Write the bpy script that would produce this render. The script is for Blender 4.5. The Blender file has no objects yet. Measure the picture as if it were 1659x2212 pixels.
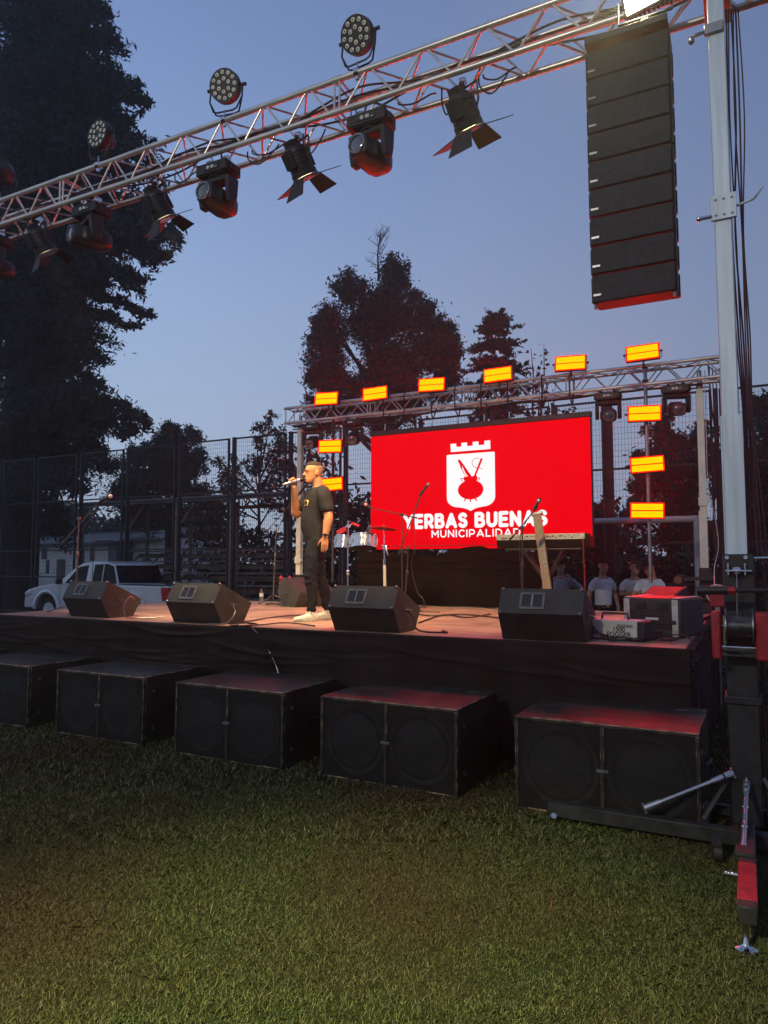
import bpy, math, random
import numpy as np
from mathutils import Vector as V, Matrix, noise
S = bpy.context.scene
col = S.collection
R = math.radians

# ---------------------------------------------------------------- camera, world, light, exposure
CAM_Z, PITCH, YAW, FPX = 1.6, 4.2, 27.0, 1534.0
cam = bpy.data.objects.new('camera', bpy.data.cameras.new('camera')); col.objects.link(cam); S.camera = cam
cam.data.sensor_fit = 'VERTICAL'; cam.data.sensor_height = 36; cam.data.lens = 24.965
cam.data.clip_start = 0.05; cam.data.clip_end = 2000
cam.location = (0, 0, CAM_Z); cam.rotation_euler = (R(90 + PITCH), 0, R(YAW))

world = bpy.data.worlds.new('World'); S.world = world; world.use_nodes = True
nt = world.node_tree; bg = nt.nodes['Background']
sky = nt.nodes.new('ShaderNodeTexSky'); sky.sky_type = 'NISHITA'; sky.sun_disc = False
sky.sun_elevation = R(-2.0); sky.sun_rotation = R(-75); sky.ozone_density = 3.0
mul = nt.nodes.new('ShaderNodeVectorMath'); mul.operation = 'MULTIPLY'; mul.inputs[1].default_value = (1.40, 1.42, 1.17)
nt.links.new(sky.outputs[0], mul.inputs[0])
# the lowest band of dusk air, paler and without the brown of the model's horizon
tc = nt.nodes.new('ShaderNodeTexCoord'); sx = nt.nodes.new('ShaderNodeSeparateXYZ')
nt.links.new(tc.outputs['Generated'], sx.inputs[0])
mr = nt.nodes.new('ShaderNodeMapRange'); mr.inputs[1].default_value = 0.05; mr.inputs[2].default_value = 0.72
mr.inputs[3].default_value = 0.95; mr.inputs[4].default_value = 0.30; mr.interpolation_type = 'SMOOTHSTEP'
nt.links.new(sx.outputs[2], mr.inputs[0])
mrx = nt.nodes.new('ShaderNodeMapRange'); mrx.inputs[1].default_value = -0.95; mrx.inputs[2].default_value = 0.45
mrx.inputs[3].default_value = 0.0; mrx.inputs[4].default_value = 1.0
nt.links.new(sx.outputs[0], mrx.inputs[0])
glow = nt.nodes.new('ShaderNodeMix'); glow.data_type = 'RGBA'
glow.inputs[6].default_value = (0.162, 0.200, 0.262, 1); glow.inputs[7].default_value = (0.058, 0.071, 0.110, 1)
nt.links.new(mrx.outputs[0], glow.inputs[0])
mx = nt.nodes.new('ShaderNodeMix'); mx.data_type = 'RGBA'
nt.links.new(mr.outputs[0], mx.inputs[0]); nt.links.new(mul.outputs[0], mx.inputs[6]); nt.links.new(glow.outputs[2], mx.inputs[7])
gs = nt.nodes.new('ShaderNodeVectorMath'); gs.operation = 'SCALE'; gs.inputs[3].default_value = 1.0
SKY_GAIN = 2.65
nt.links.new(mx.outputs[2], bg.inputs[0]); bg.inputs[1].default_value = SKY_GAIN
S.view_settings.view_transform = 'Standard'; S.view_settings.look = 'None'
S.view_settings.exposure = 0; S.view_settings.gamma = 1
S.cycles.max_bounces = 6; S.cycles.diffuse_bounces = 2; S.cycles.glossy_bounces = 3; S.cycles.transparent_max_bounces = 8
S.cycles.sample_clamp_indirect = 4; S.cycles.use_denoising = True

# ---------------------------------------------------------------- measuring helpers (photo sight line -> place on a plane)
_p, _w = R(PITCH), R(YAW)
def ray(px, py):
    x = (px - 829.5) / FPX; u = -(py - 1106) / FPX
    f = math.cos(_p) - u * math.sin(_p); z = math.sin(_p) + u * math.cos(_p)
    return V((x * math.cos(_w) - f * math.sin(_w), x * math.sin(_w) + f * math.cos(_w), z))
def onY(px, py, Y): r = ray(px, py); return r * (Y / r.y) + V((0, 0, CAM_Z))
def onZ(px, py, Z): r = ray(px, py); return r * ((Z - CAM_Z) / r.z) + V((0, 0, CAM_Z))

# ---------------------------------------------------------------- object helpers
def tag(o, label=None, cat=None, group=None, kind=None):
    if label: o['label'] = label
    if cat: o['category'] = cat
    if group: o['group'] = group
    if kind: o['kind'] = kind
    return o
def thing(name, label, cat, loc=(0, 0, 0), rz=0.0, group=None):
    o = bpy.data.objects.new(name, None); o.empty_display_size = .1; col.objects.link(o)
    o.location = loc; o.rotation_euler = (0, 0, rz)
    return tag(o, label, cat, group)
def copy_tree(o, parent=None, loc=None, label=None, rz=None):
    c = o.copy(); col.objects.link(c); c.parent = parent
    if loc is not None: c.location = loc
    if rz is not None: c.rotation_euler = (0, 0, rz)
    if label: c['label'] = label
    for ch in list(o.children): copy_tree(ch, c)
    return c
def perp(d):
    a = V((0, 0, 1)) if abs(d.z) < .9 else V((1, 0, 0))
    x = d.cross(a).normalized(); return x, d.cross(x).normalized()

class MB:
    def __init__(s): s.v = []; s.f = []; s.m = []; s.mi = 0
    def add(s, vs, fs):
        b = len(s.v); s.v += [tuple(p) for p in vs]; s.f += [tuple(i + b for i in f) for f in fs]; s.m += [s.mi] * len(fs)
        return s
    def box(s, c, size, M=None, taper=None):
        c = V(c); hx, hy, hz = [q / 2 for q in size]; vs = []
        for z in (-1, 1):
            for x, y in ((-1, -1), (1, -1), (1, 1), (-1, 1)):
                k = 1 if (z < 0 or taper is None) else taper
                p = V((x * hx * k, y * hy * k, z * hz)); vs.append(c + (M @ p if M else p))
        return s.add(vs, [(3, 2, 1, 0), (4, 5, 6, 7), (0, 1, 5, 4), (1, 2, 6, 5), (2, 3, 7, 6), (3, 0, 4, 7)])
    def tube(s, p0, p1, r0, r1=None, n=10, cap=True):
        p0, p1 = V(p0), V(p1); r1 = r0 if r1 is None else r1
        d = (p1 - p0).normalized(); a, b = perp(d); vs = []
        for p, r in ((p0, r0), (p1, r1)):
            for i in range(n):
                t = 2 * math.pi * i / n; vs.append(p + a * (r * math.cos(t)) + b * (r * math.sin(t)))
        fs = [(i, (i + 1) % n, n + (i + 1) % n, n + i) for i in range(n)]
        if cap: fs += [tuple(range(n))[::-1], tuple(range(n, 2 * n))]
        return s.add(vs, fs)
    def path(s, pts, r, n=6):
        pts = [V(p) for p in pts]; N = len(pts); rs = r if isinstance(r, (list, tuple)) else [r] * N
        vs = []; a = None
        for i, p in enumerate(pts):
            d = (pts[min(i + 1, N - 1)] - pts[max(i - 1, 0)]).normalized()
            if a is None: a, b = perp(d)
            else:
                a = (a - d * a.dot(d)); a = a.normalized() if a.length > 1e-5 else perp(d)[0]; b = d.cross(a)
            for k in range(n):
                t = 2 * math.pi * k / n; vs.append(p + a * (rs[i] * math.cos(t)) + b * (rs[i] * math.sin(t)))
        fs = []
        for i in range(N - 1):
            for k in range(n): fs.append((i * n + k, i * n + (k + 1) % n, (i + 1) * n + (k + 1) % n, (i + 1) * n + k))
        fs += [tuple(range(n))[::-1], tuple((N - 1) * n + k for k in range(n))]
        return s.add(vs, fs)
    def loft(s, rings, n=18):
        """rings: (centre, half axis a, half axis b)"""
        vs = []; N = len(rings)
        for c, a, b in rings:
            c, a, b = V(c), V(a), V(b)
            for k in range(n):
                t = 2 * math.pi * k / n; vs.append(c + a * math.cos(t) + b * math.sin(t))
        fs = []
        for i in range(N - 1):
            for k in range(n): fs.append((i * n + k, i * n + (k + 1) % n, (i + 1) * n + (k + 1) % n, (i + 1) * n + k))
        fs += [tuple(range(n))[::-1], tuple((N - 1) * n + k for k in range(n))]
        return s.add(vs, fs)
    def lathe(s, c, axis, prof, n=24):
        """prof: (distance along axis, radius)"""
        c = V(c); d = V(axis).normalized(); a, b = perp(d)
        return s.loft([(c + d * h, a * max(r, 1e-4), b * max(r, 1e-4)) for h, r in prof], n)
    def ball(s, c, r, n=12, m=8, M=None):
        c = V(c); rx, ry, rz = (r, r, r) if not isinstance(r, (tuple, list)) else r; rings = []
        M = M or Matrix.Identity(3)
        for i in range(m + 1):
            t = math.pi * (i / m) ; q = max(math.sin(t), .02)
            rings.append((c + M @ V((0, 0, -rz * math.cos(t))), M @ V((rx * q, 0, 0)), M @ V((0, ry * q, 0))))
        return s.loft(rings, n)
    def prism(s, pts, o, u, w, d):
        """outline pts (a, b) in the plane o + a*u + b*w, pushed along d"""
        o, u, w, d = V(o), V(u), V(w), V(d); n = len(pts)
        lo = [o + u * a + w * b for a, b in pts]; vs = lo + [p + d for p in lo]
        fs = [tuple(range(n)), tuple(range(n, 2 * n))[::-1]] + [(i, i + n, (i + 1) % n + n, (i + 1) % n) for i in range(n)]
        if u.cross(w).dot(d) > 0: fs = [f[::-1] for f in fs]
        return s.add(vs, fs)
    def build(s, name, mats, parent=None, smooth=40, bevel=0, bseg=1, bmat=None, label=None, loc=None, rot=None):
        me = bpy.data.meshes.new(name); me.from_pydata(s.v, [], s.f)
        mats = mats if isinstance(mats, (list, tuple)) else [mats]
        for m in mats: me.materials.append(m)
        me.polygons.foreach_set('material_index', s.m); me.update()
        if smooth:
            me.shade_smooth(); me.set_sharp_from_angle(angle=R(smooth))
        o = bpy.data.objects.new(name, me); col.objects.link(o)
        if parent: o.parent = parent
        if loc is not None: o.location = loc
        if rot is not None: o.rotation_euler = rot
        if bevel:
            b = o.modifiers.new('bevel', 'BEVEL'); b.width = bevel; b.segments = bseg; b.limit_method = 'ANGLE'; b.angle_limit = R(35)
            if bmat is not None: b.material = bmat
        if label: o['label'] = label
        return o
def np_mesh(name, co, nper, mats, parent=None):
    """co: (F*nper, 3) unshared corners"""
    F = len(co) // nper; me = bpy.data.meshes.new(name)
    me.vertices.add(F * nper); me.vertices.foreach_set('co', np.asarray(co, dtype=np.float32).ravel())
    me.loops.add(F * nper); me.loops.foreach_set('vertex_index', np.arange(F * nper, dtype=np.int32))
    me.polygons.add(F); me.polygons.foreach_set('loop_start', np.arange(0, F * nper, nper, dtype=np.int32))
    me.polygons.foreach_set('loop_total', np.full(F, nper, dtype=np.int32))
    for m in (mats if isinstance(mats, list) else [mats]): me.materials.append(m)
    me.update(calc_edges=True); me.validate()
    o = bpy.data.objects.new(name, me); col.objects.link(o); o.parent = parent
    return o
def rotM(axis, deg): return Matrix.Rotation(R(deg), 3, axis)
def text(body, size, mat, parent, loc, rot, bold=0.0, ext=.001, width=1.0, name='lettering', align='CENTER'):
    cu = bpy.data.curves.new(name, 'FONT'); cu.body = body; cu.size = size; cu.offset = bold; cu.extrude = ext
    cu.align_x = align; cu.align_y = 'CENTER'; cu.materials.append(mat); cu.resolution_u = 4
    o = bpy.data.objects.new(name, cu); col.objects.link(o); o.parent = parent; o.location = loc; o.rotation_euler = rot
    o.scale = (width, 1, 1)
    bpy.context.view_layer.update()
    me = bpy.data.meshes.new_from_object(o.evaluated_get(bpy.context.evaluated_depsgraph_get())); bpy.data.objects.remove(o)
    if not me.materials: me.materials.append(mat)
    o = bpy.data.objects.new(name, me); col.objects.link(o); o.parent = parent; o.location = loc; o.rotation_euler = rot; o.scale = (width, 1, 1)
    return o
def arc(cx, cy, rx, ry, a0, a1, n=10): return [(cx + rx * math.cos(R(a0 + (a1 - a0) * k / n)), cy + ry * math.sin(R(a0 + (a1 - a0) * k / n))) for k in range(n + 1)]
GLY = {  # letter: (width, strokes) on a unit cap height
 'Y': (.92, [[(.0, 1), (.46, .45), (.46, 0)], [(.92, 1), (.46, .45)]]), 'E': (.66, [[(.66, 1), (0, 1), (0, 0), (.66, 0)], [(0, .51), (.58, .51)]]),
 'R': (.76, [[(0, 0), (0, 1), (.4, 1)] + arc(.40, .69, .32, .31, 90, -90) + [(0, .38)], [(.42, .38), (.74, 0)]]),
 'B': (.78, [[(0, 0), (0, 1), (.4, 1)] + arc(.42, .77, .26, .23, 90, -90) + [(0, .53)], [(.4, .53)] + arc(.46, .265, .31, .265, 90, -90) + [(0, 0)]]),
 'A': (.94, [[(0, 0), (.47, 1), (.94, 0)], [(.2, .27), (.74, .27)]]),
 'S': (.70, [arc(.36, .75, .32, .25, 25, 180, 8) + arc(.36, .75, .32, .22, 180, 250, 4) + arc(.36, .26, .34, .25, 70, -155, 12)]),
 'U': (.80, [[(0, 1), (0, .38)] + arc(.40, .38, .40, .38, 180, 360) + [(.8, 1)]]), 'N': (.80, [[(0, 0), (0, 1), (.8, 0), (.8, 1)]]),
 'M': (.98, [[(0, 0), (0, 1), (.49, .35), (.98, 1), (.98, 0)]]), 'I': (0.0, [[(0, 0), (0, 1)]]), 'C': (.78, [arc(.46, .5, .46, .5, 48, 312, 16)]),
 'P': (.74, [[(0, 0), (0, 1), (.38, 1)] + arc(.40, .68, .33, .32, 90, -90) + [(0, .36)]]), 'L': (.60, [[(0, 1), (0, 0), (.60, 0)]]),
 'D': (.84, [[(0, 0), (0, 1), (.36, 1)] + arc(.36, .5, .48, .5, 90, -90) + [(0, 0)]]), ' ': (.25, [])}
def strokes(body, x0, x1, z0, h, th, yy, m, parent, name):
    """rounded heavy capitals, between x0 and x1 on the plane y = yy"""
    hc = h - th; gap = .30 + th / hc * .62; tot = sum(GLY[c][0] for c in body) + gap * (len(body) - 1); sx = (x1 - x0 - th) / tot
    b = MB(); x = x0 + th / 2; q = 0
    for c in body:
        wd, st = GLY[c]
        for pl in st:
            pts = [(x + a * sx, z0 + th / 2 + z * hc) for a, z in pl]
            for i in range(len(pts) - 1):
                (ax, az), (bx, bz) = pts[i], pts[i + 1]; a = math.atan2(bz - az, bx - ax); k = th / 2
                o = [(ax + k * math.cos(a + math.pi / 2 + math.pi * j / 8), az + k * math.sin(a + math.pi / 2 + math.pi * j / 8)) for j in range(9)] + \
                    [(bx + k * math.cos(a - math.pi / 2 + math.pi * j / 8), bz + k * math.sin(a - math.pi / 2 + math.pi * j / 8)) for j in range(9)]
                b.prism(o, (0, yy - .0003 * (q % 7), 0), (1, 0, 0), (0, 0, 1), (0, -.001, 0)); q += 1
        x += (wd + gap) * sx
    return b.build(name, m, parent, smooth=0)

# ---------------------------------------------------------------- materials
def mat(name, c, rough=.5, metal=0., c2=None, scale=8., var=.25, bump=0., bscale=None, spec=.5, wet=0., stretch=(1, 1, 1), detail=4, trans=0., coat=0.):
    m = bpy.data.materials.new(name); m.use_nodes = True; t = m.node_tree; P = t.nodes['Principled BSDF']
    P.inputs['Roughness'].default_value = rough; P.inputs['Metallic'].default_value = metal
    P.inputs['Specular IOR Level'].default_value = spec
    if trans: P.inputs['Transmission Weight'].default_value = trans
    if coat: P.inputs['Coat Weight'].default_value = coat
    tc = t.nodes.new('ShaderNodeTexCoord'); mp = t.nodes.new('ShaderNodeMapping'); mp.inputs['Scale'].default_value = stretch
    t.links.new(tc.outputs['Object'], mp.inputs[0])
    n = t.nodes.new('ShaderNodeTexNoise'); n.inputs['Scale'].default_value = scale; n.inputs['Detail'].default_value = detail
    t.links.new(mp.outputs[0], n.inputs['Vector'])
    r = t.nodes.new('ShaderNodeValToRGB'); r.color_ramp.elements[0].position = .32; r.color_ramp.elements[1].position = .68
    if c2 is None: lo = [x * (1 - var) for x in c]; hi = [min(1, x * (1 + var)) for x in c]
    else: lo, hi = c, c2
    r.color_ramp.elements[0].color = (*lo, 1); r.color_ramp.elements[1].color = (*hi, 1)
    t.links.new(n.outputs[0], r.inputs[0]); t.links.new(r.outputs[0], P.inputs['Base Color'])
    q = t.nodes.new('ShaderNodeMapRange'); q.inputs[3].default_value = max(.03, rough - .1); q.inputs[4].default_value = min(1, rough + .12)
    t.links.new(n.outputs[0], q.inputs[0]); t.links.new(q.outputs[0], P.inputs['Roughness'])
    if bump:
        n2 = t.nodes.new('ShaderNodeTexNoise'); n2.inputs['Scale'].default_value = bscale or scale * 6; n2.inputs['Detail'].default_value = 3
        t.links.new(mp.outputs[0], n2.inputs['Vector'])
        b = t.nodes.new('ShaderNodeBump'); b.inputs['Strength'].default_value = bump; b.inputs['Distance'].default_value = .01
        t.links.new(n2.outputs[0], b.inputs['Height']); t.links.new(b.outputs[0], P.inputs['Normal'])
    return m
def emit(name, c, s):
    m = bpy.data.materials.new(name); m.use_nodes = True; t = m.node_tree; t.nodes.remove(t.nodes['Principled BSDF'])
    e = t.nodes.new('ShaderNodeEmission'); e.inputs[0].default_value = (*c, 1); e.inputs[1].default_value = s
    t.links.new(e.outputs[0], t.nodes['Material Output'].inputs[0]); return m
def leafmat(name, c1, c2):
    m = bpy.data.materials.new(name); m.use_nodes = True; t = m.node_tree; P = t.nodes['Principled BSDF']
    P.inputs['Roughness'].default_value = .7; P.inputs['Specular IOR Level'].default_value = .2
    g = t.nodes.new('ShaderNodeNewGeometry'); r = t.nodes.new('ShaderNodeValToRGB')
    r.color_ramp.elements[0].color = (*c1, 1); r.color_ramp.elements[1].color = (*c2, 1)
    t.links.new(g.outputs['Random Per Island'], r.inputs[0]); t.links.new(r.outputs[0], P.inputs['Base Color'])
    return m
ALU = mat('aluminium tube', (.66, .63, .57), .36, .6, scale=3, var=.18, bump=.04, stretch=(1, 8, 8))
ALU2 = mat('mast aluminium', (.52, .60, .66), .5, .35, scale=2, var=.22, bump=.08, bscale=30, stretch=(9, 9, .6))
CHROME = mat('chrome', (.75, .75, .76), .12, 1., scale=10, var=.1)
STEEL = mat('dull steel', (.28, .28, .28), .4, 1., scale=12, var=.2)
BLKP = mat('black plastic', (.018, .018, .019), .42, scale=20, var=.3, bump=.05)
BLKM = mat('black powder coat', (.020, .020, .021), .5, spec=.4, scale=15, var=.35, bump=.1, bscale=200)
FENCE = mat('dark fence steel', (.02, .02, .022), .6, scale=5, var=.3)
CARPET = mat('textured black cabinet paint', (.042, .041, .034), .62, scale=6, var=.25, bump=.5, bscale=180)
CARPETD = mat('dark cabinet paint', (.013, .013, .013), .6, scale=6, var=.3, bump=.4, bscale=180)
SUBP = mat('scuffed black sub paint', (.016, .0145, .011), .42, spec=.35, scale=5, c2=(.046, .040, .028), bump=.35, bscale=60, detail=8)
WORN = mat('worn edge wood', (.014, .012, .010), .7, c2=(.50, .36, .22), scale=9, detail=8)
WORN.node_tree.nodes['Color Ramp'].color_ramp.elements[0].position = .46; WORN.node_tree.nodes['Color Ramp'].color_ramp.elements[1].position = .66
GRILL = mat('speaker grille', (.030, .030, .031), .42, scale=30, var=.3, bump=.6, bscale=400)
CONE = mat('speaker cone', (.072, .068, .064), .6, scale=9, var=.4)
CLOTH = mat('black stage cloth', (.019, .0145, .0135), .75, spec=.12, scale=3, var=.3, bump=.15, bscale=300)
DRAPE = mat('faded dark backcloth', (.006, .0055, .005), .95, spec=.03, scale=2, var=.3, bump=.2, bscale=60)
RUBBER = mat('cable rubber', (.012, .012, .012), .5, scale=30, var=.3)
WCABLE = mat('pale cable sheath', (.45, .44, .4), .5, scale=30)
REDP = mat('red painted metal', (.32, .012, .02), .45, scale=12, var=.3, bump=.08)
SKIN = mat('skin', (.48, .20, .085), .5, c2=(.58, .27, .13), scale=14, bump=.06, bscale=120)
SKIND = mat('tanned skin', (.44, .25, .16), .55, scale=14)
HAIR = mat('short dark hair', (.02, .014, .010), .75, c2=(.05, .037, .028), scale=90, bump=.8, bscale=160)
FADE = mat('shaved hair over skin', (.16, .10, .065), .7, c2=(.38, .22, .14), scale=60, bump=.2, bscale=200)
TEE = mat('dark grey cotton', (.027, .027, .028), .85, spec=.15, scale=7, var=.2, bump=.35, bscale=14)
JEANS = mat('black denim', (.008, .009, .012), .8, spec=.2, c2=(.018, .019, .024), scale=9, bump=.6, bscale=22)
WTEE = mat('white cotton', (.72, .72, .74), .85, scale=5, var=.12, bump=.4, bscale=16)
FELT = mat('dark felt', (.012, .011, .011), .9, scale=9)
SHOE = mat('cream trainer leather', (.62, .60, .50), .5, scale=20, var=.15, bump=.3, bscale=60)
SOLE = mat('grey white rubber sole', (.45, .44, .36), .7, scale=20)
GOLD = mat('gold print', (.55, .36, .08), .4, .4, scale=30)
GLASS = mat('dark glass', (.02, .022, .025), .06, scale=3, spec=.8)
LENSM = mat('coated lens glass', (.10, .11, .11), .05, scale=3, spec=1., coat=1.)
WINDOW = mat('vehicle window glass', (.006, .007, .008), .25, scale=3, spec=.12)
CARP = mat('silver car paint', (.60, .61, .62), .35, .2, scale=3, var=.06, coat=.8)
TYRE = mat('tyre rubber', (.018, .018, .018), .8, scale=30)
TAIL = mat('red lamp plastic', (.40, .01, .01), .2, scale=20, coat=.8)
WHITEP = mat('white paint', (.62, .62, .60), .5, scale=6, var=.12, bump=.05)
CREAM = mat('off white sheet wall', (.80, .79, .74), .7, scale=1.5, var=.2, stretch=(1, 1, 6))
TIN = mat('weathered tin roof', (.07, .075, .085), .6, .3, scale=2, var=.3)
WOOD = mat('raw plank', (.12, .085, .055), .6, c2=(.20, .15, .10), scale=10, stretch=(8, 8, .6), bump=.2)
BENCH = mat('grey bench timber', (.24, .22, .19), .8, scale=5, var=.3, stretch=(.3, 4, 4))
BARK = mat('bark', (.03, .024, .019), .9, scale=9, var=.4, bump=.6, bscale=30)
POSTW = mat('goal post paint', (.40, .40, .40), .5, scale=5, var=.2)
NEEDLE = leafmat('dark conifer foliage', (.018, .026, .017), (.055, .070, .048))
LEAF = leafmat('dusk leaf', (.012, .032, .020), (.026, .068, .042))
LEAF2 = leafmat('loose leaf', (.02, .03, .015), (.06, .08, .04))
LEDOFF = mat('unlit led lens', (.85, .80, .62), .2, scale=30, spec=.8)
LEDDOT = mat('led die', (.06, .055, .04), .3, scale=30)
DISPL = emit('display glow', (.55, .6, .62), .35)
E_WARM = emit('warm fresnel lens', (1, .80, .42), 6.0)
E_FLOOD = emit('floodlight leds', (1, .80, .48), 130.0)
E_STROBE = emit('red led panel', (1.0, .0080, .0), 88)
E_RIM = emit('red lit diffuser rim', (1.0, .01, .004), 1.3)
E_RED = emit('led screen red', (.87, .0, .006), 1.0)
E_WHITE = emit('led screen white', (1, 1, 1), 1.0)

# ground
def ground_mat():
    m = bpy.data.materials.new('turf soil'); m.use_nodes = True; t = m.node_tree; P = t.nodes['Principled BSDF']
    P.inputs['Roughness'].default_value = .95; P.inputs['Specular IOR Level'].default_value = .1
    tc = t.nodes.new('ShaderNodeTexCoord')
    n = t.nodes.new('ShaderNodeTexNoise'); n.inputs['Scale'].default_value = .7; n.inputs['Detail'].default_value = 6
    n2 = t.nodes.new('ShaderNodeTexNoise'); n2.inputs['Scale'].default_value = 45; n2.inputs['Detail'].default_value = 4
    t.links.new(tc.outputs['Object'], n.inputs['Vector']); t.links.new(tc.outputs['Object'], n2.inputs['Vector'])
    r = t.nodes.new('ShaderNodeValToRGB'); r.color_ramp.elements[0].position = .4; r.color_ramp.elements[1].position = .62
    r.color_ramp.elements[0].color = (.028, .036, .012, 1); r.color_ramp.elements[1].color = (.050, .038, .018, 1)
    x = t.nodes.new('ShaderNodeMix'); x.data_type = 'RGBA'; x.blend_type = 'MULTIPLY'; x.inputs[0].default_value = .7
    t.links.new(n.outputs[0], r.inputs[0]); t.links.new(r.outputs[0], x.inputs[6]); t.links.new(n2.outputs[0], x.inputs[7])
    t.links.new(x.outputs[2], P.inputs['Base Color'])
    b = t.nodes.new('ShaderNodeBump'); b.inputs['Strength'].default_value = .6; b.inputs['Distance'].default_value = .02
    t.links.new(n2.outputs[0], b.inputs['Height']); t.links.new(b.outputs[0], P.inputs['Normal'])
    return m
g = MB(); g.add([(-400, -300, 0), (400, -300, 0), (400, 500, 0), (-400, 500, 0)], [(0, 1, 2, 3)])
tag(g.build('ground', ground_mat(), smooth=0), 'dark turf field under dusk light', 'ground', kind='structure')

def blade_mat():
    m = bpy.data.materials.new('grass blades'); m.use_nodes = True; t = m.node_tree; P = t.nodes['Principled BSDF']
    P.inputs['Roughness'].default_value = .55; P.inputs['Specular IOR Level'].default_value = .25
    g = t.nodes.new('ShaderNodeNewGeometry'); r = t.nodes.new('ShaderNodeValToRGB')
    e = r.color_ramp.elements; e[0].color = (.035, .055, .014, 1); e[1].color = (.11, .135, .045, 1)
    q = e.new(.55); q.color = (.06, .085, .022, 1)
    q = e.new(.9); q.color = (.19, .165, .08, 1)
    t.links.new(g.outputs['Random Per Island'], r.inputs[0])
    tc = t.nodes.new('ShaderNodeTexCoord'); n = t.nodes.new('ShaderNodeTexNoise'); n.inputs['Scale'].default_value = .8; n.inputs['Detail'].default_value = 5
    t.links.new(tc.outputs['Object'], n.inputs['Vector'])
    mr = t.nodes.new('ShaderNodeMapRange'); mr.inputs[1].default_value = .47; mr.inputs[2].default_value = .66
    t.links.new(n.outputs[0], mr.inputs[0])
    x = t.nodes.new('ShaderNodeMix'); x.data_type = 'RGBA'; x.inputs[7].default_value = (.085, .058, .028, 1)
    t.links.new(mr.outputs[0], x.inputs[0]); t.links.new(r.outputs[0], x.inputs[6]); t.links.new(x.outputs[2], P.inputs['Base Color'])
    return m
def grass():
    rg = np.random.default_rng(5)
    def field(N, dmin, dmax, wsc, hmin, hmax, pw):
        d = (dmin ** pw + rg.random(N) * (dmax ** pw - dmin ** pw)) ** (1 / pw)
        s = (rg.random(N) * 2 - 1) * .68
        x = d * s
        X = x * math.cos(_w) - d * math.sin(_w); Y = x * math.sin(_w) + d * math.cos(_w)
        # the stage hides what is under it; clumps
        cl = np.sin(X * 7.3 + np.sin(Y * 5.1) * 2) * np.sin(Y * 8.1 + np.cos(X * 6.3) * 2)
        keep = (Y < 5.75) | (X > -.38); keep &= ((rg.random(N) < .86 + .14 * cl))
        X, Y, d, cl = X[keep], Y[keep], d[keep], cl[keep]; n = len(X)
        h = (hmin + (hmax - hmin) * rg.random(n) ** 1.5) * (1 + .18 * cl + .22 * np.sin(X * 2.1 + 1) * np.sin(Y * 2.7)); a = rg.random(n) * 6.283
        lean = h * (.4 + 1.5 * rg.random(n)); wd = wsc * (.6 + .8 * rg.random(n)) * (d / 3.0) ** .6
        flat = rg.random(n) * 3.1416 + .2
        wx, wy = np.cos(flat) * wd, np.sin(flat) * wd
        b = np.stack([X, Y, np.zeros(n)], 1); ln = np.stack([np.cos(a) * lean, np.sin(a) * lean, h], 1)
        wv = np.stack([wx, wy, np.zeros(n)], 1)
        mid = b + ln * np.array([.35, .35, .62]); tip = b + ln
        co = np.stack([b - wv, b + wv, mid + wv * .8, tip, mid - wv * .8], 1).reshape(-1, 3)
        return co
    co = np.concatenate([field(470000, 2.0, 5.2, .001, .004, .021, 1.0), field(110000, 4.2, 9.0, .0022, .012, .042, 1.2), field(30000, 8.5, 20, .004, .02, .05, 1.3)])
    tag(np_mesh('grass', co, 5, blade_mat()), 'short uneven field grass with dry brown patches in front of the speakers', 'grass', kind='stuff')
grass()

# ---------------------------------------------------------------- lamps
def spot(name, loc, target, power, colr, angle=60, size=.08, parent=None, blend=.6):
    l = bpy.data.lights.new(name, 'SPOT'); l.energy = power; l.color = colr; l.spot_size = R(angle); l.spot_blend = blend; l.shadow_soft_size = size
    o = bpy.data.objects.new(name, l); col.objects.link(o); o.location = loc
    o.rotation_euler = (V(target) - V(loc)).to_track_quat('-Z', 'Y').to_euler()
    return o
fp = thing('added_floodlight', 'unseen pole with warm floodlights, added behind the camera to light stage and grass', 'added floodlight pole', (-3.5, -7.5, 0))  # pole out of view, added to light truss, singer and grass
MB().tube((0, 0, 0), (0, 0, 7.4), .08, .05, 14).build('pole', STEEL, fp)
b = MB(); b.box((0, 0, 7.4), (1.2, .08, .08))
for k in (-.45, .45): b.box((k, .1, 7.35), (.4, .12, .3), rotM('X', 25))
b.build('lamp_heads', BLKM, fp)
spot('fill_beam', (-3.5, -7.2, 7.3), (-2.9, 8.0, 2.3), 1600, (1, .92, .78), 75, .15)
spot('fill_beam', (-3.0, -7.2, 7.3), (-1.6, .5, 0), 15500, (1, .96, .42), 27, .15, blend=1.0)  # second added beam, brightens the near grass
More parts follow.
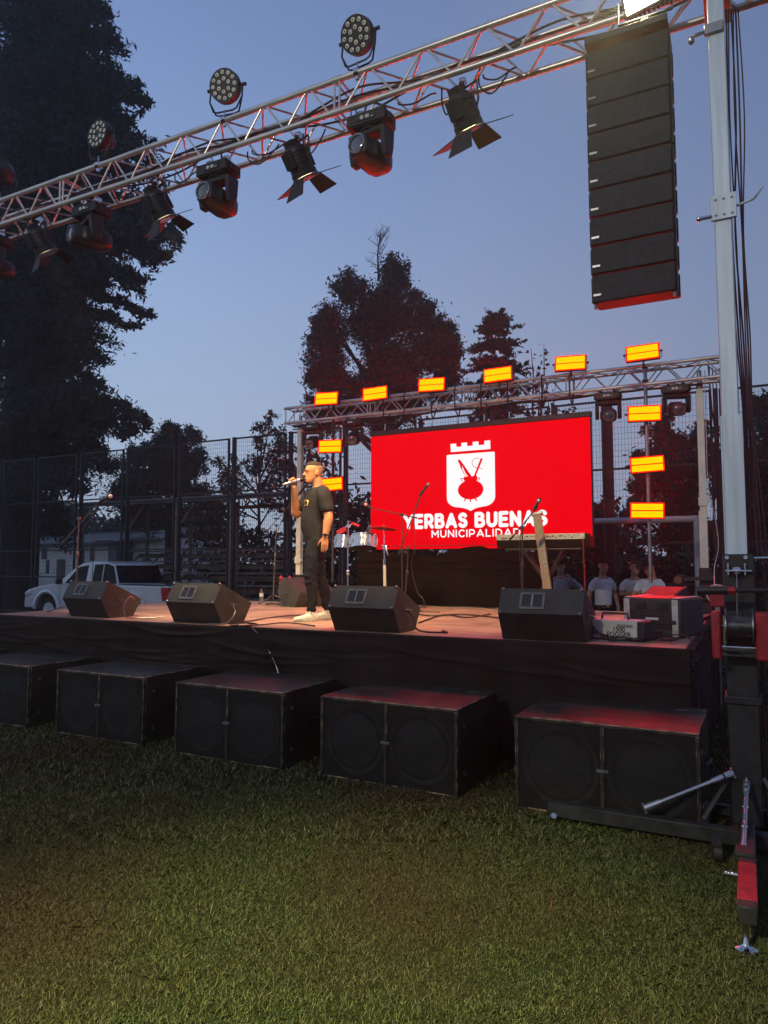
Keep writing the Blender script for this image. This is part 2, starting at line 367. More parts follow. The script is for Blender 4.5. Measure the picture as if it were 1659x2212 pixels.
# ---------------------------------------------------------------- stage
SZ = .97; SX0, SX1, SY0, SY1 = -8.55, -.41, 5.70, 9.95
def deck_mat():
    m = mat('plywood deck', (.38, .23, .16), .5, c2=(.55, .36, .27), scale=2.2, detail=8, bump=.15, bscale=25, stretch=(1, 1.6, 1))
    t = m.node_tree; P = t.nodes['Principled BSDF']; src = P.inputs['Base Color'].links[0].from_socket
    tc = t.nodes.new('ShaderNodeTexCoord'); br = t.nodes.new('ShaderNodeTexBrick'); br.inputs['Scale'].default_value = 1
    br.inputs['Brick Width'].default_value = 2.44; br.inputs['Row Height'].default_value = .61; br.inputs['Mortar Size'].default_value = .007
    br.inputs['Color1'].default_value = (1, 1, 1, 1); br.inputs['Color2'].default_value = (.72, .70, .66, 1); br.inputs['Mortar'].default_value = (.12, .1, .08, 1)
    t.links.new(tc.outputs['Object'], br.inputs['Vector'])
    st = t.nodes.new('ShaderNodeTexNoise'); st.inputs['Scale'].default_value = 1.1; st.inputs['Detail'].default_value = 9; st.inputs['Roughness'].default_value = .7
    t.links.new(tc.outputs['Object'], st.inputs['Vector'])
    sr = t.nodes.new('ShaderNodeMapRange'); sr.inputs[1].default_value = .35; sr.inputs[2].default_value = .6; sr.inputs[3].default_value = .55; sr.inputs[4].default_value = 1.05
    t.links.new(st.outputs[0], sr.inputs[0])
    a = t.nodes.new('ShaderNodeMix'); a.data_type = 'RGBA'; a.blend_type = 'MULTIPLY'; a.inputs[0].default_value = 1
    b = t.nodes.new('ShaderNodeMix'); b.data_type = 'RGBA'; b.blend_type = 'MULTIPLY'; b.inputs[0].default_value = 1
    t.links.new(src, a.inputs[6]); t.links.new(br.outputs[0], a.inputs[7]); t.links.new(a.outputs[2], b.inputs[6]); t.links.new(sr.outputs[0], b.inputs[7])
    t.links.new(b.outputs[2], P.inputs['Base Color']); return m
st = thing('stage', 'raised plywood stage hung round with black cloth', 'stage', (SX0, SY0, 0))
W, D = SX1 - SX0, SY1 - SY0
MB().box((W / 2, D / 2, SZ - .03), (W, D, .06)).build('deck', deck_mat(), st)
def cloth_sheet(name, p0, p1, z0, z1, out, mt, parent, sag=None, nx=190, nz=64, amp=.034, over=0.0, seed=0):
    p0, p1, out = V(p0), V(p1), V(out); b = MB(); L = (p1 - p0).length; vs = []; rq = random.Random(seed * 7 + 1)
    rid = [(rq.uniform(0, L), rq.uniform(.05, .42) ** 1.0, rq.uniform(-.10, .10), rq.uniform(.008, .026) * (amp / .034)) for _ in range(int(L * 3.2))]
    for j in range(nz + 1):
        f = j / nz
        for i in range(nx + 1):
            s = i / nx; base = p0.lerp(p1, s); z = z0 + (z1 - z0) * f
            if sag: z -= sag(s) * f
            u = s * L
            w = amp * (noise.noise(V((u * 1.6, z * 1.2, seed))) + .5 * noise.noise(V((u * 5, z * 1.5, seed + 4)))) * (1 - f ** 3 * .8) * 2
            # horizontal swags under the top edge
            w += amp * .9 * math.sin(z * 38 + 3 * noise.noise(V((u * .7, 0, seed + 9)))) * max(0, (f - .55)) * noise.noise(V((u * .5, 3, seed)))*3
            for ui, dz_, sl, am in rid:
                e1 = (u - ui) / .55
                if abs(e1) < 2.6: w += am * math.exp(-e1 * e1) * math.exp(-((z - (z1 - dz_ + sl * (u - ui) + .035 * e1 * e1)) / .016) ** 2)
            vs.append(base + out * (w + .012) + V((0, 0, z)))
    if over:
        for i in range(nx + 1):
            s = i / nx; u = s * L
            vs.append(p0.lerp(p1, s) - out * (over * (1 + .5 * noise.noise(V((u * 1.3, 7, seed))))) + V((0, 0, z1 + .006)))
        nz += 1
    fs = [(j * (nx + 1) + i, j * (nx + 1) + i + 1, (j + 1) * (nx + 1) + i + 1, (j + 1) * (nx + 1) + i) for j in range(nz) for i in range(nx)]
    b.add(vs, fs); return b.build(name, mt, parent, smooth=180)
cloth_sheet('front_skirt', (-.02, -.03, 0), (W + .02, -.03, 0), .10, SZ + .004, (0, -1, 0), CLOTH, st, over=.05, seed=1)
cloth_sheet('side_skirt', (W + .03, -.03, 0), (W + .03, D, 0), .04, SZ + .004, (1, 0, 0), CLOTH, st, over=.04, seed=2, amp=.035, nx=90)
cloth_sheet('side_skirt', (-.03, D, 0), (-.03, -.03, 0), .04, SZ - .002, (-1, 0, 0), CLOTH, st, over=0, seed=3, nx=60)
for i in range(6):
    for j in range(4):
        MB().tube((.1 + i * (W - .2) / 5, .1 + j * (D - .2) / 3, 0), (.1 + i * (W - .2) / 5, .1 + j * (D - .2) / 3, SZ - .07), .025, n=8).build('leg', STEEL, st)
# cloth hanging behind the stage under the screen
b0 = thing('backcloth', 'sagging dark cloth hung low behind the stage under the red screen', 'cloth', (-5.58, 10.02, 0))
cloth_sheet('cloth', (0, 0, 0), (3.15, 0, 0), .5, 1.87, (0, -1, 0), DRAPE, b0, sag=lambda s: .13 * abs(math.sin(math.pi * s * 1.5)) + .03 * math.sin(s * 19), amp=.045, seed=6, nx=90)
MB().path([(0, 0, 1.88), (3.15, 0, 1.88)], .006).build('rope', RUBBER, b0)

# ---------------------------------------------------------------- subwoofers
def make_sub():
    r = thing('subwoofer', '', 'speaker'); w, h, d = 1.12, .6, .82; tks = .02
    b = MB(); b.box((w / 2, .03 + (d - .03) / 2, h / 2), (w, d - .03, h))
    for x0, x1, z0, z1 in ((0, w, h - tks, h), (0, w, 0, tks), (0, tks, tks, h - tks), (w - tks, w, tks, h - tks), (w / 2 - .012, w / 2 + .012, tks, h - tks)):
        b.box(((x0 + x1) / 2, .0155, (z0 + z1) / 2), (x1 - x0 - .0005, .029, z1 - z0 - .0005))
    b.build('cabinet', [SUBP, WORN], r, bevel=.004, bmat=1)
    for sx in (0, 1):
        cx = w * (.26 + .48 * sx)
        c = MB(); c.lathe((cx, .028, h / 2), (0, -1, 0), [(0, .25), (.006, .25), (.008, .235), (.0, .22), (-.0, .19)], 40)
        c.lathe((cx, .026, h / 2), (0, -1, 0), [(0, .2), (.004, .12), (.014, .09), (.018, .04), (.019, .0)], 32)
        c.build('speaker_cone', CONE, r)
        gq = MB(); x0 = tks + .002 + sx * (w / 2 + .012 - tks); x1 = x0 + w / 2 - .012 - tks - .004
        # octagonal wire grille frame + mesh sheet
        gq.box(((x0 + x1) / 2, .0035, h / 2), (x1 - x0, .003, h - 2 * tks - .004))
        gp = [(cx + .262 * math.cos(R(22.5 + 45 * k)) * .99, h / 2 + .262 * math.sin(R(22.5 + 45 * k))) for k in range(8)]
        gm = gq.build('grille', GRILLM, r)
    bd = MB(); bd.box((w / 2, -.004, h * .52), (.075, .008, .022)).build('badge', mat('metal badge', (.2, .2, .19), .35, .6, scale=30), r, bevel=.003)
    for zz in (.14, .46):
        MB().lathe((w + .001, .13, zz), (1, 0, 0), [(0, .02), (.006, .02), (.008, .012), (.008, 0)], 14).build('side_cup', STEEL, r)
    hd = MB(); hd.box((w + .002, .47, .33), (.004, .22, .12)); hd.path([(w + .006, .38, .33), (w + .028, .41, .335), (w + .028, .53, .335), (w + .006, .56, .33)], .007)
    hd.build('handle', BLKP, r)
    for xx, yy in ((w - .15, .12), (w - .15, d - .12)):
        MB().box((xx, yy, h + .001), (.085, .022, .003)).build('rigging_slot', CONE, r)
    return r
def grille_alpha():
    m = mat('steel speaker mesh', (.006, .006, .0065), .5, scale=12, var=.3)
    t = m.node_tree; P = t.nodes['Principled BSDF']
    tr = t.nodes.new('ShaderNodeBsdfTransparent'); mixs = t.nodes.new('ShaderNodeMixShader')
    mixs.inputs[0].default_value = .42; out = t.nodes['Material Output']
    t.links.new(tr.outputs[0], mixs.inputs[1]); t.links.new(P.outputs[0], mixs.inputs[2]); t.links.new(mixs.outputs[0], out.inputs[0]); return m
GRILLM = grille_alpha()
subs = [(-1.405, 4.66, -.6, 'nearest black double subwoofer, its top glowing red, behind the mast foot beam'),
        (-2.93, 4.68, -1.4, 'second nearest black subwoofer with a faint red sheen across its top'),
        (-4.37, 4.66, -.8, 'middle black subwoofer with a chewed pale edge on its top corner'),
        (-5.90, 4.70, .3, 'black subwoofer with small badge, third in from the left frame edge'),
        (-7.42, 4.72, -1, 'black subwoofer cut by the left edge of the picture'),
        (-8.93, 4.72, .8, 'farthest black subwoofer, only a sliver of its top showing at far left')]
S0 = make_sub()
for i, (x, y, a, lb) in enumerate(subs):
    o = S0 if i == 0 else copy_tree(S0)
    o.location = (x, y, 0); o.rotation_euler = (0, 0, R(a)); tag(o, lb, 'speaker', 'subwoofers standing in a row on the grass')

# ---------------------------------------------------------------- floor monitors
def make_wedge(w=.69, cab=None, cabd=None):
    r = thing('floor_monitor', '', 'speaker')
    A = [(.13, 0), (0, .225), (.11, .425), (.60, .20), (.47, 0)]   # side outline (y, z)
    b = MB(); n = len(A)
    lo = [V((0, y, z)) for y, z in A]; hi = [V((w, y, z)) for y, z in A]
    b.add(lo + hi, [tuple(range(n))[::-1], tuple(range(n, 2 * n))])
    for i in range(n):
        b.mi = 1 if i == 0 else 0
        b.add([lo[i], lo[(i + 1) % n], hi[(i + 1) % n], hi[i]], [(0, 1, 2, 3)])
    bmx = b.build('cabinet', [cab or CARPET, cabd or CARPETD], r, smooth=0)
    # port plate set on the upper slanted back
    u = V((1, 0, 0)); wv = (V((0, .11, .425)) - V((0, 0, .225))).normalized(); nv = u.cross(wv).normalized()
    c = V((w * .40, 0, .225)) + wv * .115 + nv * .001
    fr = MB()
    for a0, b0_, sa, sb in ((0, .066, .21, .022), (0, -.066, .21, .022), (-.094, 0, .022, .11), (.094, 0, .022, .11)):
        M = Matrix((u, wv, nv)).transposed()
        fr.box(c + u * a0 + wv * b0_ + nv * .004, (sa, sb, .008), M)
    fr.build('port_frame', mat('dull plate', (.13, .13, .125), .45, .3, scale=20), r, bevel=.001)
    po = MB(); po.box(c + nv * .001, (.166, .11, .004), M); po.build('port', RUBBER, r)
    dv = MB(); dv.box(c + nv * .005, (.012, .11, .007), M); dv.build('port_divider', STEEL, r)
    for x in (.02, w - .02):
        for y, z in ((.006, .232), (.106, .418)):
            MB().ball((x, y - .002, z), .016, 8, 6).build('corner_cap', STEEL, r)
    # connector plate on the right side
    pl = MB(); pl.box((w + .002, .27, .20), (.004, .10, .12)); pl.build('jack_plate', mat('connector plate', (.06, .055, .05), .4, .3, scale=20), r)
    for yy in (.25, .29):
        MB().lathe((w + .004, yy, .2), (1, 0, 0), [(0, .013), (.012, .013), (.012, .008), (.05, .008), (.052, 0)], 12).build('plug', STEEL, r)
    gr = MB(); y0, z0 = .125, .415; y1, z1 = .585, .21
    d = V((0, y1 - y0, z1 - z0)); nn = V((0, .21, .49)).normalized()
    M2 = Matrix((V((1, 0, 0)), d.normalized(), nn)).transposed()
    gr.box(V((w / 2, (y0 + y1) / 2, (z0 + z1) / 2)) + nn * .006, (w - .04, d.length - .02, .01), M2).build('grille', GRILL, r, bevel=.004)
    return r
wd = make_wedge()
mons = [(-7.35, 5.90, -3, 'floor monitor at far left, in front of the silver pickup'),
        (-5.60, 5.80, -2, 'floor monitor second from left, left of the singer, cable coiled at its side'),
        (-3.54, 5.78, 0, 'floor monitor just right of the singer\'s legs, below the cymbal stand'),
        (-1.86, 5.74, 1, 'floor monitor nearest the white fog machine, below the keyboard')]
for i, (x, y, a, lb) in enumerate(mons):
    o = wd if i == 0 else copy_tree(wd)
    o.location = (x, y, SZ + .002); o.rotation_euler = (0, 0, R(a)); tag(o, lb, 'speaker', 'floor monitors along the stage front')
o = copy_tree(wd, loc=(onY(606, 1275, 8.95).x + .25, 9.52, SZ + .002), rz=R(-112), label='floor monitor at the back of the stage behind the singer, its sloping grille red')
o['group'] = 'floor monitors along the stage front'

# ---------------------------------------------------------------- trusses
def truss(name, label, X0, X1, Y, Z, cc, joints, tr=.0255, lr=.0095, per=.5, bolts=True):
    """box truss along X; near bottom chord axis at (Y, Z)"""
    r = thing(name, label, 'truss', (X0, Y, Z)); L = X1 - X0
    for y in (0, cc):
        for z in (0, cc):
            c = MB(); c.tube((0, y, z), (L, y, z), tr, n=16)
            for j in joints:
                if X0 < j < X1: c.tube((j - X0 - .05, y, z), (j - X0 + .05, y, z), tr + .004, n=14)
            c.build('chord', ALU, r)
    edges = [0] + [j - X0 for j in joints if X0 < j < X1] + [L]
    for nm, A, B in (('front', (0, 0), (0, cc)), ('back', (cc, 0), (cc, cc)), ('bottom', (0, 0), (cc, 0)), ('top', (0, cc), (cc, cc))):
        b = MB(); e = .004 if nm in ('front', 'back') else -.004
        for s in range(len(edges) - 1):
            a0, a1 = edges[s] + .055, edges[s + 1] - .055; n = max(2, 2 * round((a1 - a0) / per))
            st_ = (a1 - a0) / n
            for k in range(n):
                P, Q = (A, B) if k % 2 == (0 if nm in ('front', 'back') else 1) else (B, A)
                b.tube((a0 + st_ * k + .015, P[0], P[1] + e), (a0 + st_ * (k + 1) - .015, Q[0], Q[1] + e), lr, n=8)
            for x in (a0 - .03, a1 + .03): b.tube((x, A[0], A[1] + e), (x, B[0], B[1] + e), lr, n=8)
        b.build('lattice_bracing', ALU, r)
    return r
FY, FZ, CC = 4.95, 5.425, .285
fj = [onY(x, 150, FY).x for x in (133, 728)]; fj = [onY(133, 412, FY).x, onY(728, 210, FY).x, 1.2]
fj = [fj[0] - (fj[1] - fj[0])] + fj
truss('lighting_truss', 'front aluminium box truss crossing the sky above the subwoofers, carrying the lamps', -10.6, 1.15, FY, FZ, CC, fj, per=.50)
BY, BZ, BC = 10.0, 4.02, .255
bj = [onY(797, 870, BY).x, onY(1010, 840, BY).x, onY(1215, 815, BY).x]
bj = [onY(797, 870, BY).x, onY(1007, 840, BY).x, onY(1226, 812, BY).x]
truss('screen_truss', 'rear aluminium box truss carrying the red screen behind the stage', -7.02, -.12, BY, BZ, BC, bj, per=.46)

# ---------------------------------------------------------------- stage lamps
def clamp(mb, p, r=.03):
    p = V(p); mb.lathe(p + V((-.022, 0, 0)), (1, 0, 0), [(0, r), (0, r + .011), (.044, r + .011), (.044, r)], 14)
    mb.box(p + V((0, 0, -r - .02)), (.03, .022, .03)); mb.tube(p + V((0, -.03 - r, -.01)), p + V((0, .03 + r, -.01)), .005, n=6)
def aim(frm, to):
    d = (V(to) - V(frm)).normalized(); return d.to_track_quat('-Y', 'Z').to_matrix()
def rotated(b, M, c):
    c = V(c); b.v = [tuple(c + M @ V(p)) for p in b.v]; return b
def par(x, label, look, zc=.62, yc=FY, back_dark=False):
    """flat LED par standing on its yoke on the near top chord; look = direction the face points"""
    r = thing('led_par_light', label, 'stage light', (x, FY, FZ + CC), group='round LED par lights standing on the front truss')
    c = V((0, 0, .33)); M = V(look).normalized().to_track_quat('-Y', 'Z').to_matrix()
    b = MB(); b.lathe((0, 0, 0), (0, 1, 0), [(-.03, .135), (-.03, .148), (.03, .150), (.055, .14), (.10, .105), (.15, .07), (.17, .055), (.17, 0)], 36)
    for k in range(8):
        a = k * math.pi / 4; b.box((.085 * math.cos(a), .10, .085 * math.sin(a)), (.012, .06, .05), rotM('Y', -math.degrees(a)))
    rotated(b, M, c).build('housing', BLKM, r)
    b = MB(); b.lathe((0, 0, 0), (0, -1, 0), [(.024, .138), (.027, .138), (.028, 0)], 36); rotated(b, M, c).build('face_plate', BLKP, r)
    pts = [(.112 * math.cos(a), .112 * math.sin(a)) for a in [2 * math.pi * k / 12 for k in range(12)]] + [(.056 * math.cos(a + .4), .056 * math.sin(a + .4)) for a in [2 * math.pi * k / 6 for k in range(6)]]
    for u, w in pts:
        b = MB(); b.mi = 0; b.lathe((u, -.027, w), (0, -1, 0), [(0, .019), (.006, .018), (.009, .012), (.010, .009)], 16)
        b.mi = 1; b.lathe((u, -.036, w), (0, -1, 0), [(0, .0085), (.003, .006), (.004, 0)], 10)
        rotated(b, M, c).build('led_lens', [LEDOFF, LEDDOT], r)
    ax = M @ V((1, 0, 0)); ax.z = 0; ax.normalize()
    for s, nm in ((0, 'front'), (1, 'rear')):
        y = M @ V((0, .03, 0)); o = V((0, 0, 0)); k = V((-ax.y, ax.x, 0)) * (.05 * s)
        b = MB(); b.path([c - ax * .165 + y, c - ax * .168 + y * .5 + V((0, 0, -.12)), V((0, 0, .10)) - ax * .12 + k, V((0, 0, .085)) - ax * .08 + k, V((0, 0, .085)) + ax * .08 + k, V((0, 0, .10)) + ax * .12 + k, c + ax * .168 + y * .5 + V((0, 0, -.12)), c + ax * .165 + y], .008, 6)
        b.build('yoke', BLKM, r)
    for s in (-1, 1):
        p = c + ax * .155 * s + M @ V((0, .03, 0)); MB().tube(p, p + ax * .045 * s, .016, n=8).build('knob', BLKP, r)
    b = MB(); b.tube((0, 0, .03), (0, 0, .1), .007); clamp(b, (0, 0, 0), .027); b.build('clamp', CHROME, r)
    return r
par(onY(765, 150, FY).x + .03, 'round LED par light on top of the front truss, right of the other three', (-.06, -.80, -.30))
par(onY(480, 250, FY).x + .03, 'round LED par light on the truss, standing against open sky near its middle', (.14, -.78, -.20))
par(onY(210, 345, FY).x + .02, 'round LED par light turned sideways on the truss in front of the big conifer', (-.05, -.98, -.0))
par(-7.42, 'red lit back of a round par light at the left edge of the truss', (-.9, .6, -.2))

def moving_head(name, pan, lens_dir, label, loc, s=1.0, group=None):
    """hangs down: base box under the chord, U shaped yoke, head"""
    r = thing(name, label, 'stage light', loc, group=group); r.scale = (s, s, s)
    b = MB(); b.box((0, 0, -.10), (.36, .22, .10)); b.box((0, 0, -.155), (.26, .20, .012))
    for sx in (-1, 1): b.box((sx * .19, 0, -.10), (.025, .10, .06))
    b.build('base', BLKM, r, bevel=.014, bseg=2)
    b = MB(); b.box((.0, -.113, -.10), (.20, .006, .055)); b.build('control_panel', BLKP, r, bevel=.002)
    dp = thing('display_marks', None, None); dp.parent = r
    m = MB(); m.lathe((-.03, -.117, -.10), (0, -1, 0), [(0, .017), (.002, .017), (.002, 0)], 14)
    m.box((.02, -.1165, -.10), (.035, .002, .026)); m.box((.065, -.1165, -.112), (.02, .002, .006))
    bpy.data.objects.remove(dp); m.build('display', DISPL, r)
    Mp = rotM('Z', pan)
    b = MB(); b.lathe((0, 0, -.16), (0, 0, -1), [(0, .09), (.02, .09), (.025, .07)], 20)
    b.box((0, 0, -.20), (.34, .13, .05))
    for sx in (-1, 1):
        pr = [(-.075, -.19), (.075, -.19), (.062, -.36), (.04, -.44), (-.04, -.44), (-.062, -.36)]
        b.prism(pr, (sx * .165 - (.03 if sx > 0 else .025), 0, 0), (0, 1, 0), (0, 0, 1), (.055, 0, 0))
    rotated(b, Mp, (0, 0, 0)).build('yoke', BLKM, r, bevel=.008)
    d = V(lens_dir).normalized(); hc = V((0, 0, -.385)); xx = Mp @ V((1, 0, 0)); d = (d - xx * d.dot(xx)).normalized(); zz = xx.cross(d) 
    M = Matrix((xx, -d, -zz)).transposed()
    if M.determinant() < 0: M = Matrix((xx, -d, zz)).transposed()
    b = MB()   # head: lens towards -Y, stepped body
    def octo(y, w, h): k = .32; return (V((0, y, 0)), w, h)
    rings = []
    def ring(y, w, h, nseg=16):
        vs = []
        for k in range(nseg):
            a = 2 * math.pi * (k + .5) / nseg; ca, sa = math.cos(a), math.sin(a); e = .55
            vs.append(V((w * math.copysign(abs(ca) ** e, ca), y, h * math.copysign(abs(sa) ** e, sa))))
        return vs
    prof = [(-.20, .078, .078), (-.19, .09, .09), (-.11, .095, .095), (-.08, .12, .098), (.09, .12, .10), (.17, .105, .085), (.205, .07, .06)]
    vs = []
    for y, w_, h_ in prof: vs += ring(y, w_, h_)
    fs = [(i * 16 + k, i * 16 + (k + 1) % 16, (i + 1) * 16 + (k + 1) % 16, (i + 1) * 16 + k) for i in range(len(prof) - 1) for k in range(16)]
    fs += [tuple(range(16))[::-1], tuple(range(96, 112))]
    b.add(vs, fs)
    for k in range(5): b.box((0, .02 + k * .028, .101), (.15, .008, .010))
    rotated(b, M, hc).build('head', BLKP, r, bevel=.002)
    b = MB(); b.lathe((0, -.20, 0), (0, -1, 0), [(0, .082), (.018, .082), (.018, .072), (.004, .070)], 28); rotated(b, M, hc).build('lens_rim', STEEL, r)
    b = MB(); b.lathe((0, -.203, 0), (0, -1, 0), [(0, .07), (.008, .055), (.013, .03), (.015, 0)], 24); rotated(b, M, hc).build('lens', LENSM, r)
    for sx in (-1, 1):
        b = MB(); b.tube((sx * .1, 0, -.05), (sx * .1, 0, -.028), .008); clamp(b, (sx * .1, 0, 0), .027); b.build('clamp', CHROME, r)
    return r
gm = 'moving head lights hanging under the front truss'
for x, y, dr, lb in ((802, 232, (-.12, -1, .03), 'moving head light under the front truss between two barn door lamps, nearest the line array'),
                     (472, 352, (.0, -1, .03), 'moving head light under the front truss against the sky left of centre'),
                     (198, 447, (-.40, -1, -.02), 'moving head light under the truss in front of the big conifer'),
                     (-12, 555, (-.38, -1, -.02), 'moving head light half cut by the left picture edge')):
    p = onY(x, y, FY + .14)
    t_ = moving_head('moving_head_light', {802: -7, 472: 0, 198: -22, -12: -20}[x], dr, lb, (p.x, FY + .14, FZ), 1.0, gm)
gm = 'moving head lights hanging under the rear truss'
for x, y, pan, dr, lb in ((674, 945, 15, (-.25, -.9, -.28), 'leftmost moving head light under the rear truss, next to the left tower'),
                     (762, 935, 22, (-.3, -.9, -.25), 'moving head light under the rear truss just left of the red screen'),
                     (1313, 865, 12, (-.15, -.9, -.2), 'moving head light under the rear truss just right of the red screen'),
                     (1460, 850, 14, (-.15, -.9, -.2), 'moving head light under the rear truss next to the right tower')):
    p = onY(x, y, BY + .1); moving_head('moving_head_light', pan, dr, lb, (p.x, BY + .12, BZ), .92, gm)

def fresnel(x, label, tgt=(-4.4, 7.0, 1.6), power=400, flip=1):
    r = thing('barn_door_lamp', label, 'stage light', (x, FY + .14, FZ), group='barn door lamps hanging under the front truss')
    c = V((0, .02, -.24)); d = V((.18 * flip, .52, -.83)).normalized(); M = d.to_track_quat('-Y', 'Z').to_matrix()
    b = MB(); b.lathe((0, .15, 0), (0, -1, 0), [(0, .06), (.02, .09), (.05, .105), (.22, .108), (.23, .118), (.27, .118), (.27, .10), (.25, .095)], 28)
    for k in range(6): b.lathe((0, .09 - k * .028, 0), (0, -1, 0), [(0, .112), (.010, .112)], 28)
    b.box((0, .02, .11), (.12, .16, .03)); b.box((0, .04, -.11), (.12, .14, .03)); b.box((0, .17, 0), (.10, .05, .10))
    rotated(b, M, c).build('housing', BLKM, r)
    b = MB(); b.lathe((0, -.10, 0), (0, -1, 0), [(0, .094), (.010, .07), (.016, .03), (.017, 0)], 24); rotated(b, M, c).build('lens', E_WARM, r)
    b = MB()
    for a in range(0, 360, 90): b.box(V((.112 * math.cos(R(a + 45)), -.135, .112 * math.sin(R(a + 45)))), (.03, .012, .03))
    b.lathe((0, -.125, 0), (0, -1, 0), [(0, .118), (0, .128), (.012, .128), (.012, .118)], 28); rotated(b, M, c).build('colour_frame', STEEL, r)
    for k, (a, op) in enumerate(((0, 36), (90, 80), (180, 44), (270, 80))):   # four doors
        f = MB(); Mo = rotM('Y', a) @ rotM('X', 0)
        wid, ln = (.17, .22) if k % 2 else (.17, .17)
        e = V((0, 0, .118)); dr_ = (V((0, -math.cos(R(op)), math.sin(R(op)))))
        q = [e + V((-wid / 2, -.14, 0)), e + V((wid / 2, -.14, 0)), e + V((wid / 2 + .035, -.14, 0)) + dr_ * ln, e + V((-wid / 2 - .035, -.14, 0)) + dr_ * ln]
        n_ = (q[1] - q[0]).cross(q[2] - q[0]).normalized() * .003
        q = [Mo @ p for p in q]; n_ = Mo @ n_
        f.add([p - n_ for p in q] + [p + n_ for p in q], [(3, 2, 1, 0), (4, 5, 6, 7), (0, 1, 5, 4), (1, 2, 6, 5), (2, 3, 7, 6), (3, 0, 4, 7)])
        rotated(f, M, c).build('barn_door', BLKM, r)
    xx = M @ V((1, 0, 0)); b = MB()
    b.path([c + xx * .13, c + xx * .145 + V((0, 0, .05)), V((0, 0, -.06)) + xx * .14, V((0, 0, -.05)) - xx * .14, c - xx * .145 + V((0, 0, .05)), c - xx * .13], .009, 6)
    b.build('yoke', BLKM, r)
    b = MB(); b.tube((0, 0, -.05), (0, 0, -.02), .008); clamp(b, (0, 0, 0), .027); b.build('clamp', CHROME, r)
    l = spot('lamp_beam', V((x, FY + .14, FZ)) + c + d * .19, tgt, power, (1, .68, .36), 62, .09)
    return r
fresnel(onY(1000, 190, FY + .14).x, 'lit barn door lamp under the front truss, nearest the hanging speakers', (-3.4, 8.4, .97), 1000)
fresnel(onY(645, 300, FY + .14).x, 'lit barn door lamp under the truss between two moving heads over the sky', (-4.9, 7.8, 1.1), 650)
fresnel(onY(340, 415, FY + .14).x, 'lit barn door lamp under the truss at the right side of the big conifer', (-5.4, 8.0, 1.0), 800)
fresnel(onY(85, 520, FY + .14).x, 'barn door lamp near the left edge, dark against the big conifer', (-7, 8.5, 1), 450)
# floodlight standing on the right end of the truss, facing the field
fl = thing('floodlight', 'bright warm floodlight glaring on the truss above the hanging speakers', 'floodlight', (onY(1392, 2, FY - .12).x, FY - .12, onY(1392, -8, FY - .12).z - .20))
b = MB(); Mf = V((-.22, -.86, -.46)).normalized().to_track_quat('-Y', 'Z').to_matrix()
b.box((0, 0, 0), (.28, .07, .17)); [b.box((k * .03 - .12, .05, 0), (.006, .05, .20)) for k in range(9)]
rotated(b, Mf, (0, 0, .20)).build('housing', BLKM, fl, bevel=.006)
b = MB(); b.box((0, -.037, 0), (.24, .004, .13)); rotated(b, Mf, (0, 0, .20)).build('lamp_face', E_FLOOD, fl)
b = MB(); b.path([(-.17, 0, .20), (-.17, 0, .05), (.17, 0, .05), (.17, 0, .20)], .01); clamp(b, (0, 0, 0), .027); b.build('yoke', BLKM, fl)
spot('floodlight_beam', (-.62, FY - .25, FZ + .10), (-2.4, .6, 0), 500, (1, .86, .42), 70, .12, blend=1.0)

# red strobe panels
def strobe(px, py, label, i, w=.40, h=.185, pole=0.0, hang=False, tilt=4):
    p = onY(px, py, 9.86); r = thing('strobe_panel', label, 'stage light', (p.x, 9.86, p.z), rz=R(3), group='glowing red strobe panels on the rear truss')
    r.rotation_euler = (R(-tilt), R(-2 if i % 2 else 2), R(4))
    b = MB(); b.box((0, .035, 0), (w + .03, .06, h + .03)); [b.box((-.16 + k * .04, .075, 0), (.006, .03, h)) for k in range(9)]
    b.build('housing', BLKM, r, bevel=.006)
    for s in (-1, 1):
        b = MB(); b.box((0, -.001, s * (h / 4 + .002)), (w - .012, .012, h / 2 - .012)); b.build('led_field', E_STROBE, r)
    b = MB()
    for s in (-1, 1):
        b.box((s * (w / 2 + .003), .001, 0), (.014, .02, h + .022)); b.box((0, .001, s * (h / 2 + .004)), (w - .01, .02, .014))
    b.box((0, .001, 0), (w - .01, .012, .006)); b.build('diffuser_rim', E_RIM, r)
    for s in (-1, 1): MB().tube((s * (w / 2 + .014), .03, 0), (s * (w / 2 + .05), .03, 0), .014, n=8).build('knob', BLKP, r)
    b = MB(); b.path([(-w / 2 - .03, .03, 0), (-w / 2 - .03, .09, -.0 if hang else -.06), (w / 2 + .03, .09, -.0 if hang else -.06), (w / 2 + .03, .03, 0)], .007)
    if pole: b.tube((0, .09, -.06), (0, .12, -pole), .012)
    b.build('bracket', BLKM, r)
    return r
T = [(705, 861, 'leftmost'), (810, 850, 'second from left'), (932, 831, 'third from left'), (1075, 809, 'fourth from left'), (1232, 784, 'fifth from left'), (1388, 761, 'rightmost')]
for i, (x, y, s) in enumerate(T): strobe(x, y, 'glowing red and yellow strobe panel on top of the rear truss, ' + s, i, pole=.16)
for i, (x, y, s) in enumerate([(713, 964, 'above the singer\'s head, left of the screen'), (715, 1046, 'half hidden behind the singer\'s shoulder'),
                               (1392, 893, 'topmost on the pole right of the screen'), (1398, 1003, 'middle one on the pole right of the screen'), (1398, 1103, 'lowest, above the men in white shirts')]):
    strobe(x, y, 'glowing red and yellow strobe panel ' + s, i, hang=True, tilt=0)
